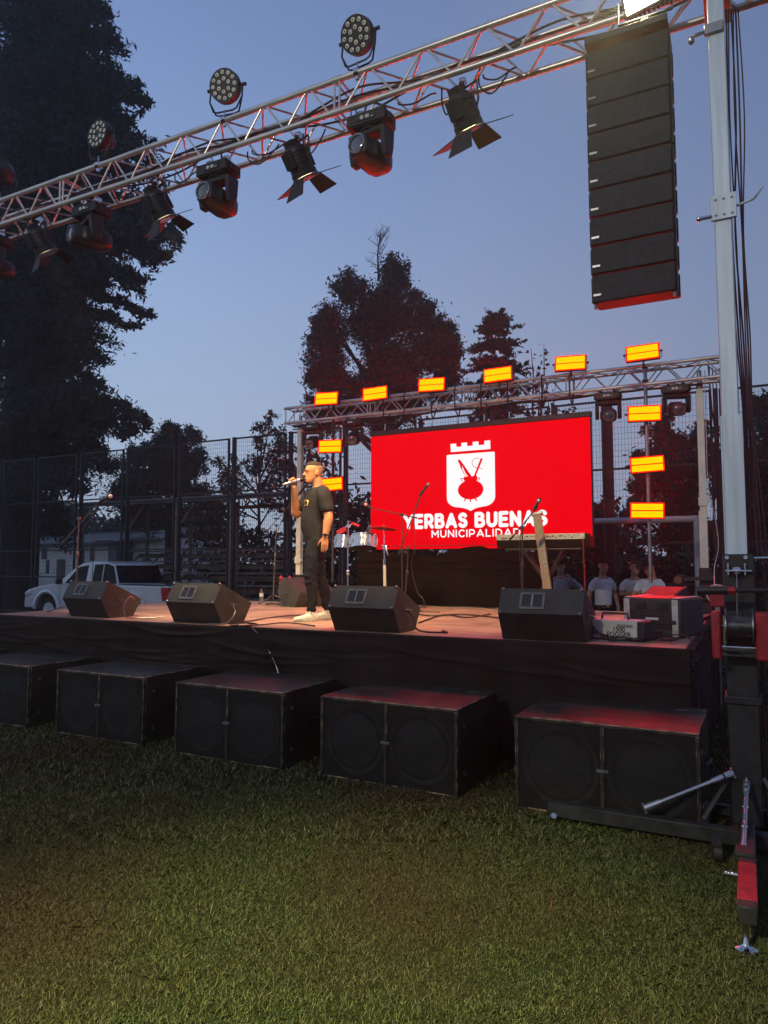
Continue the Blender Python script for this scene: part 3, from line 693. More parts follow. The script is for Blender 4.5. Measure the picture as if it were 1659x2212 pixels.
for x, zb, lb in ((-6.05, 1.3, 'thin black pole holding two red panels left of the screen'), (-1.14, 1.35, 'thin dark pole holding three red panels right of the screen')):
    r = thing('lamp_pole', lb, 'pole', (x, 10.02, zb)); MB().tube((0, 0, 0), (0, 0, 4.30 - zb), .024, n=12).build('tube', STEEL if x > -3 else BLKM, r)
    b = MB(); b.box((0, 0, 4.06 - zb), (.07, .07, .05)).box((0, 0, 4.26 - zb), (.07, .07, .04)); b.build('clamp', BLKM, r)

# ---------------------------------------------------------------- LED screen
scx0, scx1, scz0, scz1, SYY = -5.38, -1.90, 1.835, 3.665, 10.10
sc = thing('led_screen', 'big red LED screen with white coat of arms and town name', 'screen', ((scx0 + scx1) / 2, SYY, scz0))
SW, SH = scx1 - scx0, scz1 - scz0
MB().box((0, .06, SH / 2), (SW + .02, .10, SH + .01)).build('cabinet', BLKM, sc, bevel=.004)
MB().box((0, .0, SH / 2), (SW, .018, SH)).build('display', E_RED, sc)
b = MB(); b.box((0, .035, SH + .045), (SW + .04, .09, .075)); b.build('header_bar', mat('header bar', (.06, .045, .04), .5, .3, scale=6), sc, bevel=.004)
fy = -.0095
def scr(px, py): p = onY(px, py, SYY - .01); return (p.x - (scx0 + scx1) / 2, p.z - scz0)
def crp(x, y): return scr((1550 + x * .4521) / 1.8517, (1700 + y * .4521) / 1.8517)
def flat(name, pts, m, dy=0.0, th=.0012):
    b = MB(); b.prism(pts, (0, fy - dy, 0), (1, 0, 0), (0, 0, 1), (0, -th, 0)); return b.build(name, m, sc, smooth=0)
cr = [(557, 168), (608, 164), (609, 194), (654, 190), (653, 158), (703, 154), (706, 187), (754, 182), (753, 150), (804, 145), (806, 178), (857, 174), (856, 140), (908, 135), (911, 212), (561, 240)]
flat('crown_emblem', [crp(*p) for p in cr], E_WHITE)
a, c_ = crp(523, 268), crp(948, 233)
x0, x1 = a[0], c_[0]; zt = (a[1] + c_[1]) / 2; zb = crp(737, 760)[1]; xm = (x0 + x1) / 2; zc = crp(525, 650)[1]; zd = crp(600, 730)[1]
sh = [(x0 + .01, zt), (x1 - .01, zt), (x1, zt - .01), (x1, zc)]
for k in range(1, 9): t_ = k / 8 * math.pi / 2; sh.append((x1 - .19 * (1 - math.cos(t_)), zc - (zc - zd) * math.sin(t_)))
sh += [(xm + .12, zd - .012), (xm + .06, zd - .03), (xm, zb), (xm - .06, zd - .03), (xm - .12, zd - .012)]
for k in range(8, 0, -1): t_ = k / 8 * math.pi / 2; sh.append((x0 + .19 * (1 - math.cos(t_)), zc - (zc - zd) * math.sin(t_)))
sh += [(x0, zc), (x0, zt - .01)]
flat('shield_emblem', sh, E_WHITE)
pc = crp(735, 572); pot = [(pc[0] + .203 * math.cos(t_ * math.pi / 20), pc[1] + .148 * math.sin(t_ * math.pi / 20)) for t_ in range(40)]
flat('pot_emblem', pot, E_RED, .0016)
for q in ([(672, 478), (680, 455), (718, 462), (756, 452), (790, 448), (797, 474), (785, 505), (690, 510)],
          [(686, 650), (698, 650), (686, 676), (675, 674)], [(728, 655), (741, 655), (740, 680), (730, 680)], [(770, 652), (783, 648), (795, 668), (785, 673)],
          [(622, 308), (640, 306), (660, 330), (680, 360), (697, 385), (712, 408), (745, 452), (720, 470), (690, 448), (665, 415), (662, 400), (647, 380), (640, 352), (626, 325)],
          [(826, 292), (844, 298), (780, 455), (764, 452)],
          [(672, 470), (642, 472), (662, 504), (667, 498), (651, 478), (674, 477)], [(797, 468), (824, 462), (806, 495), (800, 490), (813, 469), (797, 474)]):
    flat('charge_emblem', [crp(*p) for p in q][::-1], E_RED, .0017 if len(q) != 8 else .0018)
flat('quill_highlight', [crp(*p) for p in [(659, 358), (672, 385), (690, 425), (712, 452), (704, 455), (682, 430), (665, 395)]][::-1], E_WHITE, .0034)
arc = [crp(826 - 35 + 42 * math.cos(t_), 336 + 42 * math.sin(t_)) for t_ in [R(k) for k in range(300, 60, -15)]] + [crp(842, 388)]
b = MB(); b.path([(x, fy - .004, z) for x, z in arc], .004, 4); b.build('sabre_guard_emblem', E_RED, sc)
zA, zB = scr(1027, 1140)[1], scr(1027, 1106)[1]
strokes('YERBAS', scr(871, 1128)[0], scr(1010, 1128)[0], zA, zB - zA, .056, fy - .0005, E_WHITE, sc, 'town_name_lettering'); strokes('BUENAS', scr(1025, 1128)[0], scr(1183, 1128)[0], zA, zB - zA, .056, fy - .0005, E_WHITE, sc, 'town_name_lettering')
zA, zB = scr(1027, 1160)[1], scr(1027, 1143)[1]
strokes('MUNICIPALIDAD', scr(932, 1128)[0], scr(1124, 1128)[0], zA, zB - zA, .021, fy - .0005, E_WHITE, sc, 'subtitle_lettering')
for i, x in enumerate((828, 877.5, 930, 986, 1043, 1097.5, 1170, 1234)):
    p = onY(x, 900, BY)
    r = thing('strap', 'black ratchet strap holding the screen to the rear truss, ' + ['first', 'second', 'third', 'fourth', 'fifth', 'sixth', 'seventh', 'eighth'][i] + ' from the left', 'strap', (p.x, BY, scz1 + .09), group='straps holding up the red screen')
    z1_ = BZ + BC + .04 - scz1 - .09; dx = random.Random(i).uniform(-.03, .03)
    b = MB(); b.path([(0, .08, .10), (dx, -.03, z1_ * .35), (dx, -.036, z1_ * .9), (0, .0, z1_), (0, BC, z1_), (dx, BC + .035, z1_ * .8), (0, .10, .10)], .011, 5); b.build('webbing', RUBBER, r)
    b = MB(); b.tube((0, .06, -.01), (0, .07, .09), .009); b.lathe((-.004, .06, -.0), (1, 0, 0), [(0, .012), (0, .024), (.008, .024), (.008, .012)], 12); b.build('shackle', CHROME, r)

# ---------------------------------------------------------------- rear lifting towers
def tower(x, label, ztop, white, base_top):
    r = thing('lifting_tower', label, 'tower', (x, 10.19, 0))
    b = MB(); b.box((0, 0, (base_top + ztop) / 2), (.085, .085, ztop - base_top)); b.box((-.048, 0, (base_top + 2.3) / 2), (.02, .06, 2.3 - base_top))
    for k in range(9): b.tube((0, -.044, base_top + .4 + k * .24), (0, -.050, base_top + .4 + k * .24), .007, n=8)
    b.build('inner_mast', WHITEMAST, r, bevel=.006)
    MB().box((0, 0, base_top / 2 + .05), (.15, .15, base_top - .1)).build('outer_mast', BLKM, r, bevel=.008)
    b = MB(); b.box((0, -.05, 2.42 + (0 if x > -3 else -.75)), (.11, .04, .12)); b.box((.06, -.05, 2.42 + (0 if x > -3 else -.75)), (.03, .03, .05)); b.build('lock_bracket', WHITEMAST, r, bevel=.004)
    b = MB(); b.tube((0, 0, ztop), (0, 0, ztop + .25), .03); b.lathe((0, 0, ztop + .02), (0, 0, 1), [(0, .045), (.03, .045), (.05, .03)], 14); b.tube((-.16, 0, ztop + .02), (.12, 0, ztop + .02), .012); b.build('top_spigot', STEEL, r)
    for a in (45, 135, 225, 315):
        d = V((math.cos(R(a)), math.sin(R(a)), 0)); b = MB(); b.tube(d * .08 + V((0, 0, .3)), d * .85 + V((0, 0, .05)), .022); b.lathe(d * .85, (0, 0, 1), [(0, .06), (.01, .06), (.03, .02), (.06, .02)], 14); b.build('leg', BLKM, r)
    b = MB(); b.box((-.02, -.12, 1.22), (.16, .10, .16)); b.lathe((-.10, -.13, 1.22), (1, 0, 0), [(0, .06), (.16, .06)], 16); b.build('winch', REDP if x < -3 else BLKM, r, bevel=.004)
    return r
WHITEMAST = mat('pale telescopic mast', (.72, .70, .58), .45, .1, scale=4, var=.15, bump=.05)
tl = tower(onY(648, 1080, 10.19).x, 'pale telescopic lifting tower at the left end of the rear truss', 3.92, True, 1.42)
tower(onY(1519, 1080, 10.19).x, 'pale telescopic lifting tower at the right end of the rear truss', 3.92, True, 1.55)
for dx in (-.09, .09):
    b = MB(); b.ball((tl.location.x - .17 + dx, 10.02, 1.36), (.035, .035, .05)); b.box((tl.location.x - .17 + dx, 10.02, 1.29), (.05, .05, .05))
    tag(b.build('red_clamp', REDP, None), 'small red clamp at the foot of the left tower, ' + ('left one' if dx < 0 else 'right one'), 'clamp', 'red clamps by the left tower')

# ---------------------------------------------------------------- right mast with winch (front truss lift)
MX, MY = -.055, 4.82
ms = thing('lifting_mast', 'tall grey aluminium lifting mast on black base at the right edge', 'mast', (MX, MY, 0))
b = MB(); b.box((-.005, 0, (2.44 + 5.52) / 2), (.100, .095, 3.08)); b.build('upper_tube', ALU2, ms, bevel=.008, bseg=2)
b = MB(); b.box((0, 0, (1.655 + 2.505) / 2), (.122, .118, .85)); b.box((-.056, -.061, 2.08), (.01, .004, .84)); b.box((.056, -.061, 2.08), (.01, .004, .84)); b.build('middle_tube', ALU2, ms, bevel=.007, bseg=2)
b = MB(); b.box((.01, 0, .83 + .04), (.17, .155, 1.58)); b.box((.01, 0, .80), (.20, .185, .05)); b.build('black_base_tube', BLKM, ms, bevel=.008, bseg=2)
b = MB(); b.box((.0, -.055, 3.82), (.145, .02, .16)); [b.tube((sx * .045, -.07, 3.82 + sz * .05), (sx * .045, -.078, 3.82 + sz * .05), .008, n=8) for sx in (-1, 0, 1) for sz in (-1, 1)]
b.tube((.07, -.03, 3.82), (.17, -.06, 3.83), .008); b.tube((.17, -.06, 3.83), (.22, -.08, 3.89), .007); b.build('lock_plate', ALU2, ms, bevel=.003)
b = MB(); b.tube((-.07, -.06, 3.77), (-.13, -.08, 3.76), .012); b.ball((-.14, -.08, 3.76), .017); b.build('lock_pin', CHROME, ms)
b = MB(); b.box((0, 0, 5.42), (.13, .13, .26)); b.box((0, .2, 5.36), (.16, .44, .04)); b.build('truss_cradle', STEEL, ms, bevel=.004); b = MB(); b.box((-.02, -.055, 5.0), (.11, .03, .07)); b.tube((-.05, -.05, 5.0), (-.15, -.08, 4.97), .012); b.ball((-.15, -.08, 4.94), .02); b.build('head_lock', STEEL, ms, bevel=.004)
# pulley and winch
b = MB(); b.lathe((-.02, -.11, 1.56), (1, 0, 0), [(0, .012), (0, .034), (.008, .026), (.032, .026), (.04, .034), (.04, .012)], 18); b.tube((-.06, -.11, 1.56), (.08, -.11, 1.56), .008)
for sx in (-1, 1): b.box((sx * .045 + .0, -.095, 1.57), (.008, .05, .07)); b.tube((sx * .05, -.081, 1.64), (sx * .05, -.09, 1.64), .012, n=8)
b.build('pulley', CHROME, ms)
MB().tube((0, -.137, 1.56), (-.005, -.18, 1.26), .003, n=6).build('winch_rope', STEEL, ms)
b = MB()
for sx in (-.065, .075): b.lathe((sx, -.20, 1.24), (1, 0, 0), [(-.004, 0), (-.004, .098), (.004, .098), (.004, 0)], 30)
b.lathe((-.065, -.20, 1.24), (1, 0, 0), [(0, .05), (.14, .05)], 22); b.tube((-.14, -.20, 1.24), (.16, -.20, 1.24), .010)
for k in range(16): b.lathe((-.058 + k * .0082, -.20, 1.24), (1, 0, 0), [(0, .056), (.004, .060), (.008, .056)], 20)
b.build('winch_drum', STEEL, ms)
b = MB(); b.box((.005, -.14, 1.10), (.20, .012, .012)); b.box((.005, -.17, 1.075), (.19, .08, .01)); b.tube((-.09, -.19, 1.12), (.10, -.19, 1.12), .009); b.build('winch_frame', CHROME, ms)
for sx in (-.115, .13):
    b = MB(); b.box((sx, -.19, 1.19), (.05 if sx < 0 else .09, .15, .27)); b.build('winch_side_plate', REDP, ms, bevel=.012, bseg=2)
b = MB(); b.tube((-.02, -.27, 1.45), (.34, -.24, 1.455), .014); b.build('crank_bar', BLKM, ms)
b = MB(); b.tube((-.21, -.28, 1.447), (-.05, -.272, 1.45), .025, .025, 14); b.build('crank_grip', BLKP, ms)
b = MB(); b.tube((-.05, -.2715, 1.45), (-.01, -.27, 1.45), .020, n=12); b.build('crank_collar', REDP, ms)
b = MB(); b.tube((.09, -.06, 1.635), (.32, -.05, 1.64), .009); b.build('upper_pin', CHROME, ms)
# base legs
b = MB(); bx = onZ(1183, 1732, .12).x - MX; b.box(((bx + .55) / 2, -.265, .075), (.55 - bx, .07, .085)); b.build('outrigger_beam', BLKM, ms, bevel=.006)
b = MB(); b.box((-.22, .0, .075), (.05, .46, .06)); b.box((.25, .0, .075), (.05, .46, .06)); b.box((0, .2, .075), (.42, .05, .06))
b.tube((-.22, -.20, .12), (-.07, -.05, .36), .018, n=4); b.tube((.25, -.20, .12), (.10, -.05, .36), .018, n=4); b.build('base_frame', BLKM, ms, bevel=.003)
b = MB(); b.box((.01, -.87, .155), (.075, 1.13, .075)); b.box((.0, -.82, .198), (.09, .12, .02)); b.build('front_leg', BLKM, ms, bevel=.006)
b = MB(); b.box((.01, -1.16, .1555), (.078, .42, .078)); b.build('red_leg_sleeve', REDP, ms, bevel=.004)
b = MB(); b.lathe((.0, -1.40, 0), (0, 0, 1), [(0, .045), (.010, .045), (.02, .02), (.03, .013), (.12, .013)], 18); b.build('leg_foot', CHROME, ms)
def jack(p0, p1, nm='brace_strut'):
    p0, p1 = V(p0), V(p1); d = (p1 - p0); L = d.length; d.normalize(); b = MB()
    b.tube(p0 + d * .05, p1 - d * .07, .0125, n=14); b.tube(p0 + d * .04, p0 + d * .10, .018, n=14); b.tube(p1 - d * .13, p1 - d * .06, .018, n=14); b.tube(p0, p0 + d * .05, .021, n=12); b.tube(p1 - d * .05, p1, .021, n=12)
    x, y = perp(d); b.tube(p0 - y * .03, p0 + y * .03, .008); b.tube(p1 - y * .03, p1 + y * .03, .008)
    for k in (.35, .6): b.tube(p0 + d * L * k - x * .0135, p0 + d * L * k + x * .0135, .006, n=8)
    b.build(nm, STEEL2, ms)
STEEL2 = mat('zinc plated steel', (.55, .56, .58), .28, .9, scale=10, var=.15)
jack(onY(1392, 1746, 4.52) - V((MX, MY, 0)), onY(1583, 1670, 4.70) - V((MX, MY, 0)))
jack(onY(1613, 1690, 4.70) - V((MX, MY, 0)), onY(1605, 1860, 4.0) - V((MX, MY, 0)))
b = MB(); b.path([onZ(1196, 1770, .03) - V((MX, MY, 0)), onZ(1196, 1762, .06) - V((MX, MY, 0))], .02); b.build('levelling_bolt', CHROME, ms)
b = MB(); q = onZ(1388, 1780, .03) - V((MX, MY, 0)); b.path([q + V((-.04, 0, .05)), q + V((0, 0, .02)), q + V((.05, 0, .03))], .009); b.lathe(q + V((0, 0, -.02)), (0, -1, 0), [(0, .012), (0, .022), (.01, .022), (.01, .012)], 12); b.build('locking_pin', CHROME, ms)
b = MB(); q = onZ(1540, 1840, .05) - V((MX, MY, 0)); b.lathe(q, (1, .2, 0), [(0, .05), (.04, .05)], 18); b.box(q + V((.02, .0, .06)), (.05, .08, .03)); b.build('castor_wheel', BLKP, ms)
b = MB(); q = onZ(1590, 1890, .16) - V((MX, MY, 0)); b.tube(q + V((-.05, 0, 0)), q + V((.02, .0, .0)), .010); b.path([q + V((-.05, 0, 0)), q + V((-.055, 0, -.04))], .005); b.build('leg_pin', CHROME, ms)

# ---------------------------------------------------------------- line array
la = thing('line_array', 'tall black hanging column of stacked loudspeakers under the right end of the truss', 'line array', (-.615, 4.84, 5.15))
EH, EW = .197, .535; ang = 0; p = V((0, 0, .0)); 
tilt = [0, 0, .4, .8, 1.2, 1.8, 2.4, 3.2, 4.2]
for k in range(9):
    a = tilt[k]; M = rotM('X', a); e = thing('speaker_element', None, None)
    e.parent = la; bpy.data.objects.remove(e)
    c = p + M @ V((0, .14, -EH / 2)); b = MB()
    b.prism([(-.14, -EH / 2 + .004), (.16, -EH / 2 + .03), (.16, EH / 2 - .03), (-.14, EH / 2 - .004)], (-EW / 2, 0, 0), (0, 1, 0), (0, 0, 1), (EW, 0, 0))
    body = rotated(b, M, c).build('speaker_element', CARPETD, la, bevel=.003)
    b = MB(); b.box((0, -.147, 0), (EW - .012, .014, EH - .016)); rotated(b, M, c).build('grille', GRILL, body, bevel=.003)
    for sx in (-1, 1):
        b = MB(); b.box((sx * (EW / 2 + .004), -.10, 0), (.010, .035, EH - .03)); rotated(b, M, c).build('rigging_plate', BLKM, body)
        b = MB(); b.box((sx * (EW / 2 + .003), .10, 0), (.008, .04, EH - .05)); rotated(b, M, c).build('rigging_plate', BLKM, body)
    b = MB(); b.box((-EW / 2 + .035, -.155, .0 - EH / 2 + .055), (.05, .003, .014)); rotated(b, M, c).build('badge', STEEL, body)
    p = p + M @ V((0, 0, -EH))
b = MB(); b.box((0, .12, .05), (EW, .36, .05)); b.tube((0, .1, .07), (0, .12, .16), .02); b.build('flying_frame', BLKM, la, bevel=.004)
for sx in (-1, 1): MB().tube(p + V((sx * (EW / 2 - .015), .02, .02)), p + V((sx * (EW / 2 - .015), .02, -.03)), .010, n=8).build('rigging_pin', STEEL, la)

# ---------------------------------------------------------------- ball-stop fence, goal, stand, houses
def fence():
    Yf, H = 15.3, 5.05
    # (x left, x right) of each framed mesh panel, read along the fence
    xs = []
    for a, b_ in ((-60, 141), (148, 308), (318, 494), (501, 703), (720, 918), (938, 1148), (1160, 1420), (1425, 1700), (1705, 2000)):
        pass
    edges = [onY((0 + x * .8439) / 1.8517, 1050, Yf).x for x in (-200, 10, 173, 372, 592, 838, 1095, 1365)]
    gaps = [0, 0, 0, .16, .0, .16, .34, .16]
    e2 = [onY(x, 1000, Yf).x for x in (742, 905, 1060, 1195, 1313)] + [onY(1548, 950, Yf).x, onY(1760, 950, Yf).x]
    E_ = edges + e2
    r = thing('ball_stop_fence', 'tall dark steel mesh fence behind the stage and the goal', 'fence', (0, Yf, 0))
    for i in range(len(E_) - 1):
        x0, x1 = E_[i] + .09, E_[i + 1] - .09
        if i == 9: pass
        b = MB()
        for x in (x0, x1): b.box((x, 0, H / 2), (.05, .05, H))
        for z in (H, 3.6, 2.05, 1.22, .12): b.box(((x0 + x1) / 2, .001, z - .02), (x1 - x0 - .05, .04, .04))
        fr = b.build('panel_frame', FENCE, r, smooth=0)
        b = MB(); n = int((x1 - x0) / .065)
        for k in range(1, n): x = x0 + (x1 - x0) * k / n; b.box((x, -.004, H / 2), (.0045, .004, H - .1))
        for k in range(1, 42): b.box(((x0 + x1) / 2, .0, k * .12), (x1 - x0 - .05, .003, .0045))
        b.build('wire_mesh', FENCE, fr, smooth=0)
    for i, x in enumerate(E_):
        b = MB(); w = .14 if i in (12,) else .09
        b.box((x, .12, H / 2 + .02), (w, .09, H + .04))
        for z in (4.3, 2.9, 1.4): b.box((x, .06, z), (.20, .03, .03))
        b.build('post', FENCE, r, smooth=0)
    # heavy column standing in the gap right of the screen
    xc = onY(1313, 900, Yf + .3).x
    MB().box((xc, .3, 2.6), (.17, .17, 5.2)).build('post', FENCE, r, smooth=0)
fence()
gx0, gx1 = -7.50, -.78
gl = thing('football_goal', 'pale grey football goal frame standing behind the stage', 'goal', (gx0, 14.0, 0))
b = MB(); b.tube((0, 0, 2.42), (gx1 - gx0, 0, 2.42), .06, n=14); b.build('crossbar', POSTW, gl)
for x in (0, gx1 - gx0): MB().tube((x, 0, 0), (x, 0, 2.42), .06, n=14).build('post', POSTW, gl)
b = MB()
for x in (0.03, gx1 - gx0 - .03): b.path([(x, 0, 2.36), (x, .7, 2.3), (x, 1.05, 0.05)], .02)
b.build('net_support', POSTW, gl)
# covered stand with benches
sa = thing('covered_stand', 'open timber spectator stand with bench rows under a tin roof behind the fence', 'stand', (-20.3, 17.6, 0))
L = 8.6
b = MB(); Mr = rotM('X', 7); b.box((L / 2, .9, 3.82), (L + .6, 3.4, .05), Mr); b.build('roof', TIN, sa)
b = MB(); b.box((L / 2, -.72, 3.62), (L + .5, .05, .16)); b.box((L / 2, 2.4, 3.6), (L, .05, .12)); b.build('roof_beam', BENCH, sa)
for k in range(5):
    x = k * L / 4
    for y, h_, nm in ((-.6, 3.6, 'post'), (2.4, 3.8, 'post')): MB().box((x, y, h_ / 2), (.10, .10, h_)).build(nm, BENCH, sa)
    MB().tube((x, -.6, 2.7), (x + .7, -.6, 3.5), .03, n=6).build('brace', BENCH, sa)
for k in range(5):
    z, y = .55 + k * .38, -.3 + k * .5; b = MB(); b.box((L / 2, y, z), (L - .1, .32, .05)); b.box((L / 2, y + .25, z - .17), (L - .1, .03, .16)); b.build('bench', BENCH, sa)
b = MB()
for k in range(9): x = .25 + k * (L - .5) / 8; b.tube((x, -.4, .0), (x, -.3, .52), .03, n=6); b.tube((x, -.2, .3), (x, 1.9, 2.0), .035, n=6)
b.build('rake_frame', BENCH, sa)
# low houses beyond the field
def house(name, label, x0, x1, y, z1, openings, wallm, banner=None, dz=.9):
    r = thing(name, label, 'building', (x0, y, 0)); w = x1 - x0
    b = MB(); b.box((w / 2, 2.5, z1 / 2), (w, 5, z1)); b.build('wall', wallm, r, smooth=0)
    b = MB(); b.box((w / 2, 2.3, z1 + .35), (w + .8, 6.0, .08), rotM('X', 10)); b.box((w / 2, -.62, z1 - .10), (w + .8, .05, .14)); b.build('roof', TIN, r, smooth=0)
    for (a, c_, p, q, m) in openings:
        f = MB(); f.box(((a + c_) / 2, -.02, (p + q) / 2), (c_ - a, .05, q - p)).build('door' if p < .1 else 'window', m, r, smooth=0)
    return r
DK = mat('dark opening', (.012, .012, .014), .4, scale=4); TEAL = mat('teal wall paint', (.07, .12, .13), .7, scale=3)
hx = lambda px: onY((px * .4581) / 1.8517, 1150, 30).x
h0 = house('low_house', 'low off white building with dark doors beyond the fence, left of the pickup cab', hx(275), hx(1000), 30, 2.9,
      [(hx(310) - hx(275), hx(350) - hx(275), 0, 1.85, DK), (hx(375) - hx(275), hx(418) - hx(275), 1.9, 2.6, DK), (hx(415) - hx(275), hx(440) - hx(275), 1.0, 1.85, DK),
       (hx(510) - hx(275), hx(580) - hx(275), 0, 1.9, DK), (hx(680) - hx(275), hx(740) - hx(275), 0, 2.6, DK), (hx(795) - hx(275), hx(830) - hx(275), 1.8, 2.6, DK)], CREAM)
house('teal_shed', 'blue green shed beside the low white building, seen through the fence', hx(1010), hx(1085), 29.5, 3.0, [(.3, 1.3, 0, 1.7, DK)], TEAL)
house('white_shed', 'small white shed with a bright gable end behind the spectator stand', hx(1105), hx(1360), 30.5, 3.15, [(.8, 1.5, 0, 1.9, DK), (3.0, 3.9, 1.2, 2.0, DK)], CREAM)
h1 = house('snack_kiosk', 'small kiosk with yellowish shelves at the far left edge', hx(-60), hx(235), 30, 2.75, [(hx(120) - hx(-60), hx(235) - hx(-60) - .05, 0, 2.3, DK)], mat('kiosk board', (.10, .085, .06), .7, scale=3))
b = MB()
for k in range(5): b.box((hx(60) - hx(-60), -.12, .35 + k * .48), (hx(115) - hx(10), .16, .07))
for x in (10, 115): b.box((hx(x) - hx(-60), -.12, 1.2), (.07, .18, 2.3))
b.box((hx(62) - hx(-60), -.08, 1.2), (hx(115) - hx(10) - .1, .05, 2.2)); b.build('shelving', mat('yellow shelf board', (.26, .21, .11), .7, scale=5), h1, smooth=0)
MB().box((hx(60) - hx(-60), -.5, 2.72), (hx(150) - hx(0), .03, .55)).build('banner', mat('maroon banner', (.12, .02, .03), .8, scale=4), h1, smooth=0)
sg = MB().box((hx(178) - hx(-60), -.66, 2.62), (.46, .03, .70)).build('price_sign', WHITEP, h1, smooth=0)
text('1', .5, BLKP, sg, (hx(178) - hx(-60), -.68, 2.60), (R(90), 0, 0), .008, .002, name='lettering')
b = thing('market_table', 'white folding table in front of the low white building', 'table', (hx(400), 28.2, 0))
MB().box((0, 0, .98), (3.4, .8, .05)).build('tabletop', WHITEP, b, smooth=0)
for x in (-1.5, 1.5):
    m_ = MB(); m_.tube((x, -.3, 0), (x, .3, .95), .03, n=6); m_.tube((x, .3, 0), (x, -.3, .95), .03, n=6); m_.build('leg', STEEL, b)
kb_ = MB(); kb_.box((0, 0, .06), (60, .3, .12)); o = kb_.build('kerb', mat('grey kerb', (.12, .12, .12), .8, scale=3), None, smooth=0); o.location = (-36, 27.6, 0); tag(o, 'low grey kerb in front of the far buildings', 'kerb', kind='structure')

# ---------------------------------------------------------------- trees
def cards(centres, size, rg, elong=1.7, flat=0.0, droop=0.0):
    """one small leaf shaped quad per centre"""
    n = len(centres); a = rg.normal(size=(n, 3)); a[:, 2] = a[:, 2] * (1 - flat) - droop; a /= np.linalg.norm(a, axis=1)[:, None] + 1e-9
    t = rg.normal(size=(n, 3)); b = np.cross(a, t); b /= np.linalg.norm(b, axis=1)[:, None] + 1e-9
    s = size * (.6 + .8 * rg.random(n))[:, None]; A = a * s * elong; B = b * s * .55
    return np.stack([centres - A, centres - B * 1.0 + A * .1, centres + A, centres + B + A * .1], 1).reshape(-1, 3)
def limb_pts(p0, p1, sag, n=7):
    p0, p1 = V(p0), V(p1); return [p0.lerp(p1, k / n) + V((0, 0, -sag * (k / n) ** 2 + sag * .35 * math.sin(math.pi * k / n))) for k in range(n + 1)]
def conifer(name, label, base, H, lobes, rg_seed, trunk_r, leaf=.16, dens=240, cat='tree', top_w=.6, fill=1.0):
    """lobes: (height, reach, azimuth degrees, thickness)"""
    rg = np.random.default_rng(rg_seed); r = thing(name, label, cat, base)
    b = MB(); pts = [(math.sin(k) * .05, math.cos(k * 1.3) * .05, H * k / 14) for k in range(15)]; b.path(pts, [trunk_r * (1 - k / 14 * .93) for k in range(15)], 12)
    LB = MB(); C = []
    for z, reach, az, th in lobes:
        a = R(az); d = V((math.cos(a), math.sin(a), 0)); tip = d * reach + V((0, 0, z)); p0 = V((0, 0, min(H * .985, z + reach * .18)))
        pl = limb_pts(p0, tip, reach * .12); LB.path(pl, [max(.02, trunk_r * .28 * (1 - k / 7.4)) for k in range(8)], 5)
        nb = max(3, int(reach / .55)); side = V((-d.y, d.x, 0))
        for k in range(nb):
            f = (.18 + .82 * (k + rg.random() * .7) / nb); f = min(f, 1.0); seg = min(6, int(f * 7)); c = V(pl[seg]).lerp(V(pl[seg + 1]), f * 7 - seg)
            wdt = th * (1.25 - .75 * f) ; nl = int(dens * wdt * fill)
            for s in range(3):   # twiglets hanging to each side
                e = c + side * float(rg.normal() * wdt * .8) + V((0, 0, float(-abs(rg.normal()) * wdt * .55 + .15))) + d * float(rg.normal() * .3)
                m_ = max(12, nl // 3); t = rg.random((m_, 1)); q = np.array(c) * (1 - t) + np.array(e) * t + rg.normal(size=(m_, 3)) * np.array([.24, .24, .20]) * wdt * .85
                C.append(q)
    LB.v = LB.v; b.build('trunk', BARK, r); LB.build('limbs', BARK, r)
    C = np.concatenate(C); np_mesh('crown', cards(C, leaf, rg, 1.8, .2, .5), 4, NEEDLE, r); return r
rnd = random.Random(11)
# the big conifer: silhouette lobes to the right as photographed, fuller ones elsewhere
TB = onY(42, 980, 17.8); TB = V((TB.x, 17.8, 0))
sil = [(260, 60, 1.4), (258, 120, 1.5), (262, 200, 1.5), (300, 150, 1.2), (326, 175, .9), (285, 250, 1.3), (340, 300, 1.2), (345, 335, 1.0), (300, 400, 1.4), (360, 440, 1.2), (392, 480, 1.2), (385, 515, 1.2),
       (340, 570, 1.1), (280, 560, 1.0), (315, 632, .6), (225, 700, 1.3), (252, 655, .8), (200, 745, 1.4), (306, 862, 1.1), (285, 900, 1.0), (215, 918, 1.0), (180, 850, 1.4), (240, 0, 1.3), (205, -60, 1.3)]
lob = []
for px, py, th in sil:
    # tip lies on the sight line, about in the tree's own depth
    az = rnd.uniform(-18, 22); q = onY(px, py, 17.8); reach = (q.x - TB.x); lob.append((q.z, reach, az * .5, th * .95))
for k in range(130):
    z = 3.0 + 29 * (k + rnd.random()) / 130; rmax = 6.6 * (1 - (z / 38) ** 2) ; lob.append((z, rmax * rnd.uniform(.30, .60), rnd.uniform(0, 360), rnd.uniform(.9, 1.6)))
conifer('big_conifer', 'huge dark conifer with ragged drooping boughs filling the left side', TB, 35, lob, 3, .75, leaf=.07, dens=400)
